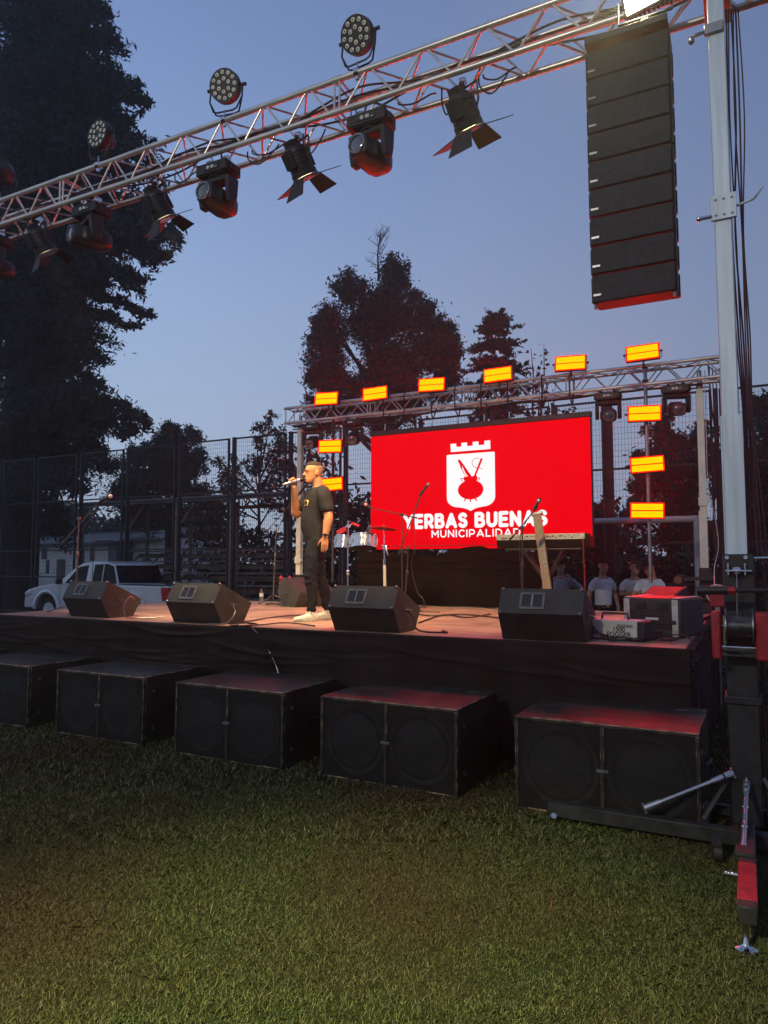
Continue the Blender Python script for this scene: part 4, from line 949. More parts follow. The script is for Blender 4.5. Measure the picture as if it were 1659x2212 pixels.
def broad(name, label, base, blobs, seed, leaf, dens, trunk_r=.2, mt=None, cat='tree', stems=None, H=None):
    """blobs: (x, y, z, rx, rz) leaf clumps relative to base; limbs reach each"""
    rg = np.random.default_rng(seed); r = thing(name, label, cat, base); H = H or max(q[2] for q in blobs); C = []; LB = MB()
    b = MB(); b.path([(0, 0, 0), (.05, .02, H * .3), (-.05, 0, H * .55), (.02, 0, H * .8)], [trunk_r, trunk_r * .8, trunk_r * .55, trunk_r * .25], 10); b.build('trunk', BARK, r)
    for x, y, z, rx, rz in blobs:
        LB.path(limb_pts((0, 0, min(z * .75, H * .7)), (x, y, z), -.2), [trunk_r * .35 * (1 - k / 8.5) + .01 for k in range(8)], 5)
        nsub = 9
        for k in range(nsub):
            v = rg.normal(size=3); v /= np.linalg.norm(v); s = .55 + .5 * rg.random(); cc = np.array([x, y, z]) + v * np.array([rx, rx, rz]) * s
            n = int(dens * rx * rz); q = cc + rg.normal(size=(n, 3)) * np.array([rx, rx, rz]) * .27; C.append(q)
            # sprays sticking out
            if v[2] > -.3:
                n2 = max(6, n // 9); t = rg.random((n2, 1)) ** .7; e = cc + v * np.array([rx, rx, rz]) * (.35 + .35 * rg.random()); C.append(cc * (1 - t) + e * t + rg.normal(size=(n2, 3)) * leaf * .9)
    LB.build('limbs', BARK, r); np_mesh('crown', cards(np.concatenate(C), leaf, rg, 1.5), 4, mt or LEAF, r); return r
def clumps(pts, Y, base): 
    o = []
    rr = random.Random(len(pts))
    for px, py, rp, *z in pts:
        q = onY(px, py, Y); dist = q.length; rad = rp / FPX * math.hypot(q.x, q.y) ; dy = rr.uniform(-.5, .5) * rad * 1.4
        o.append((q.x - base[0], dy, q.z, rad * .95, rad * .9))
    return o
bs = onY(815, 900, 27); bs = (bs.x, 27, 0)
t1 = broad('tall_bushy_tree', 'tall dark bushy tree with a bare leader at its top, behind the screen', bs, clumps([(812, 615, 45), (862, 605, 38), (760, 640, 38), (790, 690, 55), (850, 690, 60), (905, 680, 40), (930, 720, 45), (950, 760, 38), (965, 720, 22), (900, 780, 60), (820, 780, 60), (735, 720, 48), (700, 760, 45), (690, 820, 40), (740, 810, 50), (680, 870, 30), (950, 830, 40), (880, 850, 60), (800, 870, 60), (720, 890, 45), (705, 700, 24), (975, 790, 22)], 27, bs), 21, .062, 560, .35)
b = MB(); rr = random.Random(4); q0 = onY(818, 600, 27) - V(bs)
top = onY(822, 497, 27) - V(bs); b.path([q0, (q0 + top) / 2 + V((-.1, 0, 0)), top], [.06, .035, .008], 5)
for k in range(26):
    f = rr.uniform(.05, .85); p = q0.lerp(top, f); e = p + V((rr.uniform(-.75, .75), rr.uniform(-.4, .4), rr.uniform(.25, 1.0))) * (1.15 - f * .6); m_ = p.lerp(e, .5) + V((rr.uniform(-.1, .1), 0, .05)); b.path([p, m_, e], [.018, .011, .004], 4)
    for j in range(4): s_ = m_.lerp(e, rr.random()); b.path([s_, s_ + V((rr.uniform(-.3, .3), 0, rr.uniform(.05, .35)))], [.007, .003], 3)
b.build('bare_leader', BARK, t1)
bs = onY(1072, 900, 26); bs = V((bs.x, 26, 0)); lob = []
for z_, w_ in [(690, 10), (708, 26), (716, 40), (748, 44), (756, 60), (790, 66), (800, 76), (838, 80), (850, 86), (888, 84), (905, 88), (940, 90)]:
    q = onY(1072, z_, 26)
    for s in range(8): lob.append((q.z + rnd.uniform(-.12, .12), max(.18, w_ / FPX * 27.5 * rnd.uniform(.65, 1.08)), s * 45 + rnd.uniform(-20, 20), .20))
conifer('small_conifer', 'dark tiered conifer with a pointed top right of the bushy tree', bs, onY(1072, 682, 26).z, lob, 5, .2, leaf=.06, dens=420)
def shoots(name, label, base, tops, Y, seed):
    rg = np.random.default_rng(seed); rr = random.Random(seed); r = thing(name, label, 'tree', base); b = MB(); vs = []
    for (px, py, px0, py0) in tops:
        p1 = onY(px, py, Y) - V(base); p0 = onY(px0, py0, Y) - V(base); b.path([V((0, 0, .1)), p0 * .6, p0, p0.lerp(p1, .5) + V((.05, 0, 0)), p1], [.05, .04, .03, .02, .006], 5)
        n = int((p1 - p0).length / .075)
        for k in range(n):
            f = (k + .5) / n; c = p0.lerp(p1, f); a = rr.uniform(0, 6.28); d = V((math.cos(a), math.sin(a) * .6, rr.uniform(-.5, .3))).normalized(); ln = rr.uniform(.10, .20) * (1.15 - f * .4)
            c = c + d * .06; s = d.cross(V((rr.uniform(-1, 1), rr.uniform(-1, 1), rr.uniform(-.4, 1)))).normalized() * ln * .46
            vs += [c, c + d * ln * .45 - s, c + d * ln, c + d * ln * .45 + s]
    b.build('stems', BARK, r); np_mesh('leaves', np.array([tuple(v) for v in vs]), 4, LEAF, r); return r
bs = onY(1185, 950, 19); bs = V((bs.x, 19, 0))
shoots('leafy_sapling', 'young tree with big round leaves on upright shoots behind the rear truss', bs, [(1147, 752, 1150, 880), (1175, 742, 1168, 880), (1163, 800, 1160, 930), (1200, 830, 1180, 950), (1240, 865, 1190, 960), (1222, 880, 1185, 950), (1130, 860, 1160, 950), (1215, 900, 1180, 940), (1145, 900, 1165, 950), (1185, 860, 1175, 930)], 19, 8)
bs = onY(1445, 1100, 24); bs = (bs.x, 24, 0)
broad('right_tree', 'dark tree seen through the fence behind the right column of red panels', bs, clumps([(1440, 915, 22), (1425, 950, 34), (1460, 975, 36), (1400, 1000, 34), (1440, 1030, 45), (1490, 1010, 30), (1385, 1060, 34), (1430, 1090, 45), (1480, 1080, 40), (1520, 940, 28), (1535, 1000, 30), (1375, 1110, 34), (1500, 1140, 44), (1440, 1150, 44)], 24, bs), 33, .06, 560, .2)
bs = onY(1650, 1050, 23); bs = (bs.x, 23, 0)
broad('edge_tree', 'dark tree at the right edge beyond the lifting mast', bs, clumps([(1650, 890, 30), (1665, 930, 36), (1640, 960, 30), (1655, 1010, 44), (1630, 1060, 34), (1690, 1000, 50), (1660, 1110, 50), (1570, 1060, 30), (1585, 1120, 36), (1620, 1150, 40)], 23, bs), 34, .06, 480, .2)
bs = onY(365, 1100, 25); bs = (bs.x, 25, 0)
broad('round_tree', 'round crowned dark tree above the fence between the big conifer and the loose one', bs, clumps([(378, 935, 22), (400, 950, 28), (360, 955, 30), (340, 985, 34), (415, 985, 32), (380, 1000, 40), (300, 975, 22), (285, 1010, 34), (330, 1040, 44), (400, 1050, 44), (430, 1020, 22), (260, 1060, 40), (300, 1100, 40), (370, 1110, 40)], 25, bs), 35, .06, 600, .25)
bs = onY(560, 1100, 24); bs = (bs.x, 24, 0)
broad('loose_tree', 'thin feathery pale tree with open branches left of the rear truss', bs, clumps([(582, 900, 12), (575, 930, 18), (600, 945, 20), (560, 960, 18), (590, 985, 28), (620, 970, 18), (540, 1000, 24), (575, 1030, 34), (500, 1000, 18), (480, 1035, 24), (515, 1060, 30), (620, 1020, 26), (470, 1000, 12), (460, 1070, 26), (600, 1080, 30)], 24, bs), 36, .06, 210, .1, LEAF2)
def hedge(label, x0, x1, Y, z0, seed, leaf=.12, dens=1.0):
    rg = np.random.default_rng(seed); p0, p1 = onY(x0, 1150, Y), onY(x1, 1150, Y); L = p1.x - p0.x; n = int(9000 * dens * L / 10); x = rg.random(n) * L
    top = z0 * (1 + .25 * np.sin(x * .9 + seed) + .15 * np.sin(x * 2.3)); z = top * rg.random(n) ** .75; y = rg.normal(size=n) * .8
    r = thing('hedge', label, 'hedge', (p0.x, Y, 0)); C = np.stack([x, y, z], 1); np_mesh('foliage', cards(C, leaf, rg, 1.4), 4, LEAF, r)
    b = MB(); [b.path([(k, 0, 0), (k + .1, .1, z0 * .7)], [.05, .02], 5) for k in np.arange(.5, L, 1.5)]; b.build('stems', BARK, r)
hedge('long dark hedge behind the red screen and the goal', 640, 1330, 22, 4.2, 1)
hedge('low dark hedge behind the men in white shirts', 1250, 1760, 21, 2.6, 2, .10, 1.2)
hedge('dark undergrowth under the big conifer beyond the houses', -160, 480, 37, 5.0, 4, .16, 1.3)
hedge('bushes behind the spectator stand roof', 430, 680, 23, 3.0, 7, .10, .8)

# ---------------------------------------------------------------- pickup
def pickup():
    x0 = onY(52, 1300, 13).x; L = 5.25; r = thing('pickup_truck', 'silver pickup truck parked beyond the stage on the left, nose to the left', 'truck', (x0, 13.0, 0))
    W = 1.80
    def side(x): return x
    # lower body outline with wheel arches (x, z)
    wx0, wx1, wr = .95, 4.05, .42
    P = [(.02, .42), (0, .60), (.04, .80), (.12, .90), (.55, 1.0), (1.25, 1.09), (5.22, 1.06), (5.25, .95), (5.22, .55), (5.15, .42)]
    def archpts(c): return [(c + (wr + .02) * math.cos(R(a)), .40 + (wr + .02) * math.sin(R(a))) for a in range(8, 173, 11)]
    bot = [(5.15, .42)] + [(4.05 + .44, .42)] + archpts(4.05) + [(4.05 - .44, .42), (4.05 - .50, .34), (1.50, .34), (.95 + .44, .42)] + archpts(.95) + [(.95 - .44, .42)]
    out = P[:-1] + bot
    b = MB(); b.prism(out, (0, 0, 0), (1, 0, 0), (0, 0, 1), (0, W, 0)); b.build('body', CARP, r, smooth=25, bevel=.03, bseg=3)
    # fender flares
    for c, nm in ((.95, 'wheel_arch'), (4.05, 'wheel_arch')):
        b = MB(); pts = [(c + .47 * math.cos(R(a)), -.015, .40 + .47 * math.sin(R(a))) for a in range(0, 181, 12)]; b.path(pts, .062, 8); b.build(nm, CARP, r)
    # cab
    cab = [(1.18, 1.07), (1.80, 1.50), (2.05, 1.62), (2.5, 1.68), (3.00, 1.66), (3.26, 1.58), (3.48, 1.06)]
    b = MB(); n = len(cab); lo = [V((x, .07 + max(0, z - 1.06) * .16, z)) for x, z in cab]; hi = [V((x, W - .07 - max(0, z - 1.06) * .16, z)) for x, z in cab]
    b.add(lo + hi, [tuple(range(n)), tuple(range(n, 2 * n))[::-1]] + [(i, i + n, (i + 1) % n + n, (i + 1) % n) for i in range(n)]); b.build('cab', CARP, r, smooth=30, bevel=.04, bseg=3)
    def win(nm, pts, m=WINDOW, pr=.006):
        b = MB(); lo = [V((x, .07 + (z - 1.06) * .16 - pr, z)) for x, z in pts]; hi = [p + V((0, .01, 0)) for p in lo]; k = len(pts)
        b.add(lo + hi, [tuple(range(k)), tuple(range(k, 2 * k))[::-1]] + [(i, i + k, (i + 1) % k + k, (i + 1) % k) for i in range(k)]); return b.build(nm, m, r, smooth=0)
    win('door_window', [(1.52, 1.10), (1.96, 1.52), (2.32, 1.58), (2.30, 1.10)])
    win('door_pillar', [(2.33, 1.08), (2.35, 1.60), (2.47, 1.62), (2.46, 1.08)], CARP, .010)
    win('rear_window', [(2.52, 1.10), (2.55, 1.59), (3.02, 1.61), (3.24, 1.54), (3.43, 1.10)])
    b = MB(); o2 = V((.012, 0, .008)); q = [V((3.265, .17, 1.56)) + o2, V((3.475, .12, 1.09)) + o2, V((3.475, W - .12, 1.09)) + o2, V((3.265, W - .17, 1.56)) + o2]; b.add(q, [(0, 1, 2, 3)]); b.build('back_glass', WINDOW, r, smooth=0)
    win('window_bar', [(2.88, 1.10), (2.88, 1.59), (2.905, 1.59), (2.905, 1.10)], CARP, .012)
    # windscreen and rear glass across the cab
    b = MB(); a0, a1 = V((1.22, .16, 1.12)), V((1.77, .20, 1.50)); o_ = V((-.012, 0, .010)); q = [a0 + o_, V((a0.x, W - .16, a0.z)) + o_, V((a1.x, W - .2, a1.z)) + o_, a1 + o_]
    b.add(q, [(0, 1, 2, 3)]); b.build('windscreen', WINDOW, r, smooth=0)
    b = MB(); b.box((4.34, W / 2, 1.066), (1.66, W - .14, .02)); b.build('bed_cover', BLKP, r, bevel=.005)
    b = MB()
    for y in (.03, W - .03): b.path([(3.55, y, 1.07), (3.6, y, 1.115), (5.05, y, 1.105), (5.15, y, 1.07)], .016, 8)
    b.build('bed_rail', STEEL, r)
    b = MB(); b.box((2.40, -.004, .78), (1.0, .012, .02)); b.box((2.22, -.012, .98), (.16, .02, .03)); b.build('door_trim', STEEL, r)
    b = MB(); b.box((2.42, -.001, .73), (.008, .006, .66)); b.box((1.42, -.001, .75), (.008, .006, .62)); b.box((3.42, -.001, .75), (.008, .006, .6)); b.build('door_gap', BLKP, r)
    b = MB(); b.box((1.50, -.10, 1.14), (.10, .18, .14)); b.build('mirror', BLKP, r, bevel=.03, bseg=2)
    b = MB(); b.box((.16, .10, .80), (.26, .24, .15), rotM('Y', -18)); b.build('headlight', mat('headlamp glass', (.6, .6, .6), .1, scale=6, coat=1), r, bevel=.03, bseg=2)
    b = MB(); pr = [(5.06, .70), (5.02, .86), (5.00, 1.04), (5.262, 1.03), (5.265, .72)]; b.prism(pr, (0, -.012, 0), (1, 0, 0), (0, 0, 1), (0, .16, 0)); b.build('tail_lamp', TAIL, r, bevel=.01)
    b = MB(); b.box((5.27, W / 2, .86), (.02, W - .36, .30)); b.build('tailgate', CARP, r, bevel=.008)
    b = MB(); b.box((5.33, W / 2, .52), (.14, W - .1, .14)); b.box((-.03, W / 2, .50), (.10, W - .1, .16)); b.build('bumper', CARP, r, bevel=.03)
    for x in (.95, 4.05):
        for y in (.02, W - .22):
            w_ = MB(); w_.lathe((x, y, .36), (0, 1, 0), [(.02, .20), (0, .26), (0, .33), (.03, .36), (.17, .36), (.20, .33), (.20, .2)], 32); wh = w_.build('tyre', TYRE, r)
            m_ = MB(); m_.lathe((x, y + .015, .36), (0, 1, 0), [(0, .235), (.01, .24), (.03, .215), (.08, .20), (.08, .0)], 28)
            for k in range(6):
                a = k * math.pi / 3; m_.tube((x + .04 * math.cos(a), y + .03, .36 + .04 * math.sin(a)), (x + .215 * math.cos(a), y + .025, .36 + .215 * math.sin(a)), .028, .02, 8)
            m_.lathe((x, y + .01, .36), (0, 1, 0), [(0, .04), (.04, .06)], 14); m_.build('rim', CARP, wh)
pickup()

# ---------------------------------------------------------------- people
def fuse(mb, name, m, parent, voxel, it=3):
    """weld overlapping volumes of a body or garment into one continuous skin"""
    o = mb.build(name, m, parent, smooth=0)
    r = o.modifiers.new('remesh', 'REMESH'); r.mode = 'VOXEL'; r.voxel_size = voxel
    s = o.modifiers.new('smooth', 'SMOOTH'); s.iterations = it; s.factor = .5
    bpy.context.view_layer.update()
    me = bpy.data.meshes.new_from_object(o.evaluated_get(bpy.context.evaluated_depsgraph_get()))
    o.modifiers.clear(); o.data = me; me.shade_smooth()
    if not me.materials: me.materials.append(m)
    return o
def limb(mb, pts, rad, n=14):
    """smooth tapering limb through joints, with rounded ends"""
    P = [V(p) for p in pts]; Q = []; RR = []
    for i in range(len(P) - 1):
        for k in range(5):
            t = k / 5; a = P[max(i - 1, 0)]; b, c = P[i], P[i + 1]; d = P[min(i + 2, len(P) - 1)]
            cr_ = .5 * ((2 * b) + (c - a) * t + (2 * a - 5 * b + 4 * c - d) * t * t + (3 * b - a - 3 * c + d) * t ** 3)
            Q.append(b.lerp(c, t).lerp(cr_, .6)); RR.append(rad[i] * (1 - t) + rad[i + 1] * t)
    Q.append(P[-1]); RR.append(rad[-1])
    d0 = (Q[0] - Q[1]).normalized(); d1 = (Q[-1] - Q[-2]).normalized()
    Q = [Q[0] + d0 * RR[0] * .8, Q[0] + d0 * RR[0] * .45] + Q + [Q[-1] + d1 * RR[-1] * .45, Q[-1] + d1 * RR[-1] * .8]
    RR = [RR[0] * .35, RR[0] * .85] + RR + [RR[-1] * .85, RR[-1] * .35]
    mb.path(Q, RR, n)
def hand(mb, W, d, n, curl=(20, 25, 20), side=1, s=1.0, spread=.0, thumb=(.55, .75, .25)):
    W, d, n = V(W), V(d).normalized(), V(n).normalized(); n = (n - d * n.dot(d)).normalized(); w = d.cross(n).normalized() * side
    rings = [(W - d * .01, w * .027, n * .020), (W + d * .02, w * .033, n * .019), (W + d * .055, w * .041, n * .016), (W + d * .085, w * .041, n * .014), (W + d * .095, w * .036, n * .010)]
    mb.loft([(W + (c - W) * s, a * s, b * s) for c, a, b in rings], 14)
    for k, (off, L) in enumerate(((.031, .072), (.0105, .082), (-.0105, .076), (-.031, .060))):
        p = W + (d * .086 + w * off) * s; a = 0; pts = [p - d * .01 * s]; dd = d + w * spread * (1.5 - k)
        for j, f in enumerate((.45, .31, .24)):
            a += curl[j] * (1 + .08 * k); q = (dd.normalized() * math.cos(R(a)) + n * math.sin(R(a))); pts.append(p); p = p + q * L * f * s
        pts.append(p); mb.path(pts + [p + q * .004], [.0088 * s, .0090 * s, .0084 * s, .0076 * s, .0066 * s, .003 * s][:len(pts) + 1], 8)
    p = W + (d * .022 + w * .030) * s; t = (d * thumb[0] + w * thumb[1] + n * thumb[2]).normalized(); p1 = p + t * .042 * s; t2 = (t * .7 + d * .5 + n * .35).normalized(); p2 = p1 + t2 * .034 * s; p3 = p2 + t2 * .022 * s
    mb.path([p - t * .015, p, p1, p2, p3], [.012 * s, .0135 * s, .0105 * s, .0095 * s, .005 * s], 8)
HEADP = [(0, -.078, -.02, .030), (.018, -.092, .005, .046), (.045, -.094, .035, .058), (.07, -.092, .062, .064), (.09, -.094, .078, .068), (.12, -.088, .092, .0735), (.135, -.096, .096, .075), (.16, -.093, .099, .0765), (.19, -.080, .094, .0725), (.213, -.056, .078, .060), (.228, -.025, .05, .038), (.234, .0, .02, .015)]
def head(mb, c, M, s=1.0):
    """c: chin level centre; M turns the head"""
    c = V(c); f = lambda p: c + M @ (V(p) * s)
    rings = [(f((0, (a + b) / 2, z)), M @ V((w * s, 0, 0)), M @ V((0, (b - a) / 2 * s, 0))) for z, a, b, w in HEADP]
    mb.loft(rings, 28)
    mb.loft([(f((0, -.088, .132)), M @ V((.010, 0, 0)), M @ V((0, .010, 0))), (f((0, -.100, .112)), M @ V((.012, 0, 0)), M @ V((0, .014, 0))), (f((0, -.112, .093)), M @ V((.017, 0, 0)), M @ V((0, .018, 0))), (f((0, -.104, .082)), M @ V((.018, 0, 0)), M @ V((0, .014, 0)))], 12)
    mb.loft([(f((-.024, -.088, .057)), M @ V((0, .010, 0)), M @ V((0, 0, .006))), (f((0, -.099, .058)), M @ V((0, .010, 0)), M @ V((0, 0, .008))), (f((.024, -.088, .057)), M @ V((0, .010, 0)), M @ V((0, 0, .006)))], 10)
    mb.loft([(f((-.02, -.084, .042)), M @ V((0, .010, 0)), M @ V((0, 0, .006))), (f((0, -.095, .041)), M @ V((0, .010, 0)), M @ V((0, 0, .008))), (f((.02, -.084, .042)), M @ V((0, .010, 0)), M @ V((0, 0, .006)))], 10)
    mb.loft([(f((-.045, -.080, .138)), M @ V((0, .010, 0)), M @ V((0, 0, .008))), (f((0, -.094, .138)), M @ V((0, .008, 0)), M @ V((0, 0, .007))), (f((.045, -.080, .138)), M @ V((0, .010, 0)), M @ V((0, 0, .008)))], 10)
    for sx in (-1, 1):
        mb.loft([(f((sx * .070, .012, .108)), M @ V((0, .014, .004)), M @ V((0, 0, .030))), (f((sx * .082, .020, .110)), M @ V((0, .018, .004)), M @ V((0, 0, .033))), (f((sx * .086, .026, .112)), M @ V((0, .014, .004)), M @ V((0, 0, .028)))], 12)
def face_bits(parent, c, M, s=1.0, mouth=0.006):
    c = V(c); f = lambda p: c + M @ (V(p) * s)
    for sx in (-1, 1):
        b = MB(); b.ball(f((sx * .031, -.082, .118)), (.010 * s, .009 * s, .0055 * s), 10, 6, M); e = b.build('eye', EYEW, parent)
        b = MB(); b.ball(f((sx * .032, -.0895, .118)), (.006 * s, .004 * s, .006 * s), 8, 6, M); b.build('iris', HAIR, e)
        b = MB(); b.path([f((sx * .014, -.097, .138)), f((sx * .034, -.0965, .143)), f((sx * .055, -.080, .137))], [.0025 * s, .0035 * s, .002 * s], 6); b.build('eyebrow', HAIR, parent)
    for sx in (-1, 1): b = MB(); b.ball(f((sx * .085, .018, .112)), (.0035 * s, .009 * s, .016 * s), 8, 6, M); b.build('ear_hollow', SKIND, parent)
    b = MB(); b.ball(f((0, -.096, .049)), (.020 * s, .007 * s, mouth), 10, 6, M); b.build('mouth', DKM, parent)
EYEW = mat('eye white', (.45, .42, .38), .3, scale=30); DKM = mat('dark mouth', (.05, .015, .012), .5, scale=30)
def shoe(mb, ank, yaw, s=1.0):
    a = V(ank); M = rotM('Z', yaw)
    for y, z, w, h in ((.06, .045, .036, .045),): pass
    rings = [(.075, .03, .026, .026), (.06, .045, .037, .044), (.02, .052, .040, .051), (-.05, .042, .043, .040), (-.12, .032, .047, .031), (-.165, .028, .044, .027), (-.195, .024, .030, .020), (-.205, .022, .014, .012)]
    mb.loft([(V((a.x, a.y, 0)) + M @ V((0, y * s, z * s)), M @ V((w * s, 0, 0)), V((0, 0, h * s))) for y, z, w, h in rings], 16)
    mb.path([a + V((0, 0, .04)), V((a.x, a.y, .05))], .042 * s, 12)

# ---- the singer: faces picture-left, microphone in the right hand
SG = onZ(683, 1340, SZ)
sg_ = thing('person', 'man in dark grey T-shirt and black jeans standing and speaking into a microphone', 'person', (SG.x, SG.y, SZ), rz=R(-46))
Rh, Lh = V((-.085, .0, .92)), V((.085, .0, .92))
Lk, La = V((.10, -.09, .50)), V((.10, -.075, .085)); Rk, Ra = V((-.13, .06, .50)), V((-.15, .16, .085))
LS, LE, LW = V((.205, .03, 1.44)), V((.265, .075, 1.16)), V((.285, .035, .925)); RS, RE = V((-.20, -.01, 1.44)), V((-.215, -.20, 1.20))
HM = rotM('Z', 4) @ rotM('X', 2); HC = V((0, -.035, 1.545))
mic_h, mic_t = V((.005, -.165, 1.592)), V((-.06, -.385, 1.528)); md = (mic_h - mic_t).normalized(); grip = mic_h.lerp(mic_t, .52)
hn = V((1, .25, 0)); hn = (hn - md * hn.dot(md)).normalized(); hd_ = md.cross(hn).normalized(); hd_ = hd_ if hd_.z > 0 else -hd_
RW = grip - hn * .030 - hd_ * .062
b = MB(); head(b, HC, HM, 1.06)
limb(b, [(0, .025, 1.42), (0, .012, 1.50), (0, -.008, 1.60)], [.070, .066, .062])
b.loft([((0, .0, z), (rx, 0, 0), (0, ry, 0)) for z, rx, ry in ((.88, .15, .10), (1.0, .15, .11), (1.15, .15, .115), (1.3, .17, .11), (1.4, .175, .095), (1.46, .14, .075), (1.50, .07, .06))], 20)
limb(b, [LS + V((-.01, 0, -.05)), LE, LE.lerp(LW, .35), LW], [.052, .050, .049, .030]); limb(b, [RS + V((.01, 0, -.05)), RE, RE.lerp(RW, .35), RW], [.052, .050, .049, .031])
hand(b, LW, (-.02, -.05, -1), (-1, .1, 0), (5, 8, 8), side=-1, thumb=(.7, .55, .3)); hand(b, RW, hd_, hn, (48, 60, 45), side=1 if md.dot(hd_.cross(hn)) > 0 else -1, s=.98, thumb=(.75, .45, .7))
limb(b, [Lh, Lk, La], [.07, .04, .03]); limb(b, [Rh, Rk, Ra], [.07, .04, .03])
body = fuse(b, 'body', SKIN, sg_, .0048, 3); face_bits(sg_, HC, HM, 1.06, mouth=.009)
# hair: short on top, shaved at the sides
b = MB(); f = lambda p: HC + HM @ (V(p) * 1.06)
b.loft([(f((0, yc, z)), HM @ V((w, 0, 0)), HM @ V((0, h, 0))) for z, yc, w, h in ((.178, .020, .076, .084), (.190, .010, .079, .092), (.205, .004, .076, .090), (.222, .0, .063, .076), (.235, .002, .042, .052), (.241, .004, .015, .02))], 26)
b.loft([(f((0, .04, .150)), HM @ V((.068, 0, 0)), HM @ V((0, .055, 0))), (f((0, .035, .19)), HM @ V((.076, 0, 0)), HM @ V((0, .064, 0)))], 20)
fuse(b, 'hair', HAIR, sg_, .005, 2)
b = MB(); b.loft([(f((0, yc, z)), HM @ V((w, 0, 0)), HM @ V((0, h, 0))) for z, yc, w, h in ((.07, .052, .052, .018), (.09, .052, .062, .034), (.12, .053, .071, .044), (.15, .048, .0775, .055), (.18, .040, .078, .062), (.19, .03, .074, .06))], 22); b.build('shaved_hair', FADE, sg_)
# T-shirt
b = MB(); b.loft([((0, yc, z), (rx, 0, 0), (0, ry, 0)) for z, yc, rx, ry in ((.855, .005, .188, .142), (.87, .005, .190, .144), (.95, -.005, .187, .150), (1.05, -.020, .186, .158), (1.14, -.024, .186, .156), (1.24, -.015, .190, .146), (1.34, -.008, .200, .136), (1.41, .0, .200, .118), (1.455, .006, .175, .098), (1.485, .010, .120, .080), (1.503, .012, .076, .068))], 30)
limb(b, [LS + V((-.05, 0, .0)), LS.lerp(LE, .25), LS.lerp(LE, .68)], [.082, .080, .077], 18); limb(b, [RS + V((.05, 0, 0)), RS.lerp(RE, .25), RS.lerp(RE, .66)], [.082, .080, .077], 18)
for v in range(len(b.v)):   # soft folds
    x, y, z = b.v[v]; nz = noise.noise(V((x * 9, y * 9, z * 5))) ; k = 1 + .045 * nz + .012 * math.sin(z * 60 + 6 * nz) * (1 if z < 1.12 else .3); b.v[v] = (x * k, y * k, z)
tee = fuse(b, 't_shirt', TEE, sg_, .007, 2)
b = MB()
for (q, z) in (((.090, -.135), 1.315),): b.box((q[0], q[1] - .006, z), (.072, .008, .066), rotM('Z', 22)); 
b.build('chest_badge', GOLD, tee, bevel=.006)
b = MB(); b.box((.0905, -.1462, 1.315), (.046, .004, .040), rotM('Z', 22)); b.build('badge_centre', TEE, tee, bevel=.004)
# jeans
b = MB(); b.loft([((0, .0, z), (rx, 0, 0), (0, ry, 0)) for z, rx, ry in ((.80, .160, .115), (.86, .178, .132), (.92, .176, .130), (.98, .168, .120))], 24)
for h_, k_, a_ in ((Lh, Lk, La), (Rh, Rk, Ra)):
    limb(b, [h_ + V((0, .0, -.03)), h_.lerp(k_, .5) + V((0, -.012, 0)), k_, k_.lerp(a_, .38) + V((0, .018, 0)), a_ + V((0, .0, .035))], [.118, .104, .075, .066, .050], 18)
for v in range(len(b.v)):
    x, y, z = b.v[v]; k = .010 * math.sin(z * 85 + 4 * noise.noise(V((x * 10, y * 10, z * 3)))) * (1 if (z < .62 and z > .4) or z < .25 else .35); b.v[v] = (x, y + k, z + k * .4)
fuse(b, 'jeans', JEANS, sg_, .0065, 2)
for a_, yw in ((La, 8), (Ra, -14)):
    b = MB(); shoe(b, a_, yw, 1.02); sh_ = fuse(b, 'shoe', SHOE, sg_, .006, 2)
    b = MB(); M = rotM('Z', yw); b.loft([(V((a_.x, a_.y, 0)) + M @ V((0, -.065, z)), M @ V((w, 0, 0)), M @ V((0, h, 0))) for z, w, h in ((.002, .046, .138), (.012, .050, .145), (.024, .049, .143))], 22); b.build('sole', SOLE, sh_)
    b = MB(); b.path([a_ + V((0, .045, .02)), a_ + V((.04, 0, .0)), a_ + V((0, -.05, .005)), a_ + V((-.04, 0, 0)), a_ + V((0, .045, .02))], .012, 8); b.build('ankle_collar', SHOE, sh_)
b = MB(); ad = (LE - LW).normalized(); b.lathe(LW + ad * .015, ad, [(0, .029), (.0, .033), (.020, .034), (.020, .029)], 18); wt = b.build('watch_strap', BLKP, sg_)
b = MB(); b.lathe(LW + ad * .025 + V((.028, -.012, 0)), (1, -.4, 0), [(0, .019), (.009, .019), (.010, .015), (.010, 0)], 16); b.build('watch_case', GLASS, wt)
# microphone in his hand (held thing)
def mic_mesh(r, M0, h, t, body=BLKP, grille=None):
    h, t = V(h), V(t); d = (h - t).normalized()
    b = MB(); b.lathe(t, d, [(0, .010), (.01, .013), (.10, .0145), (.16, .019), ((h - t).length - .03, .021)], 16); b.build('mic_body', body, r)
    b = MB(); b.lathe(h - d * .035, d, [(0, .019), (.010, .026), (.025, .0265), (.04, .020), (.048, .006)], 16); b.build('mic_head', grille or STEEL, r)
mm = thing('handheld_microphone', 'silver grey microphone held to the mouth of the man on stage', 'microphone', sg_.location, rz=R(-46))
mic_mesh(mm, None, mic_h, mic_t, STEEL2, BLKM)

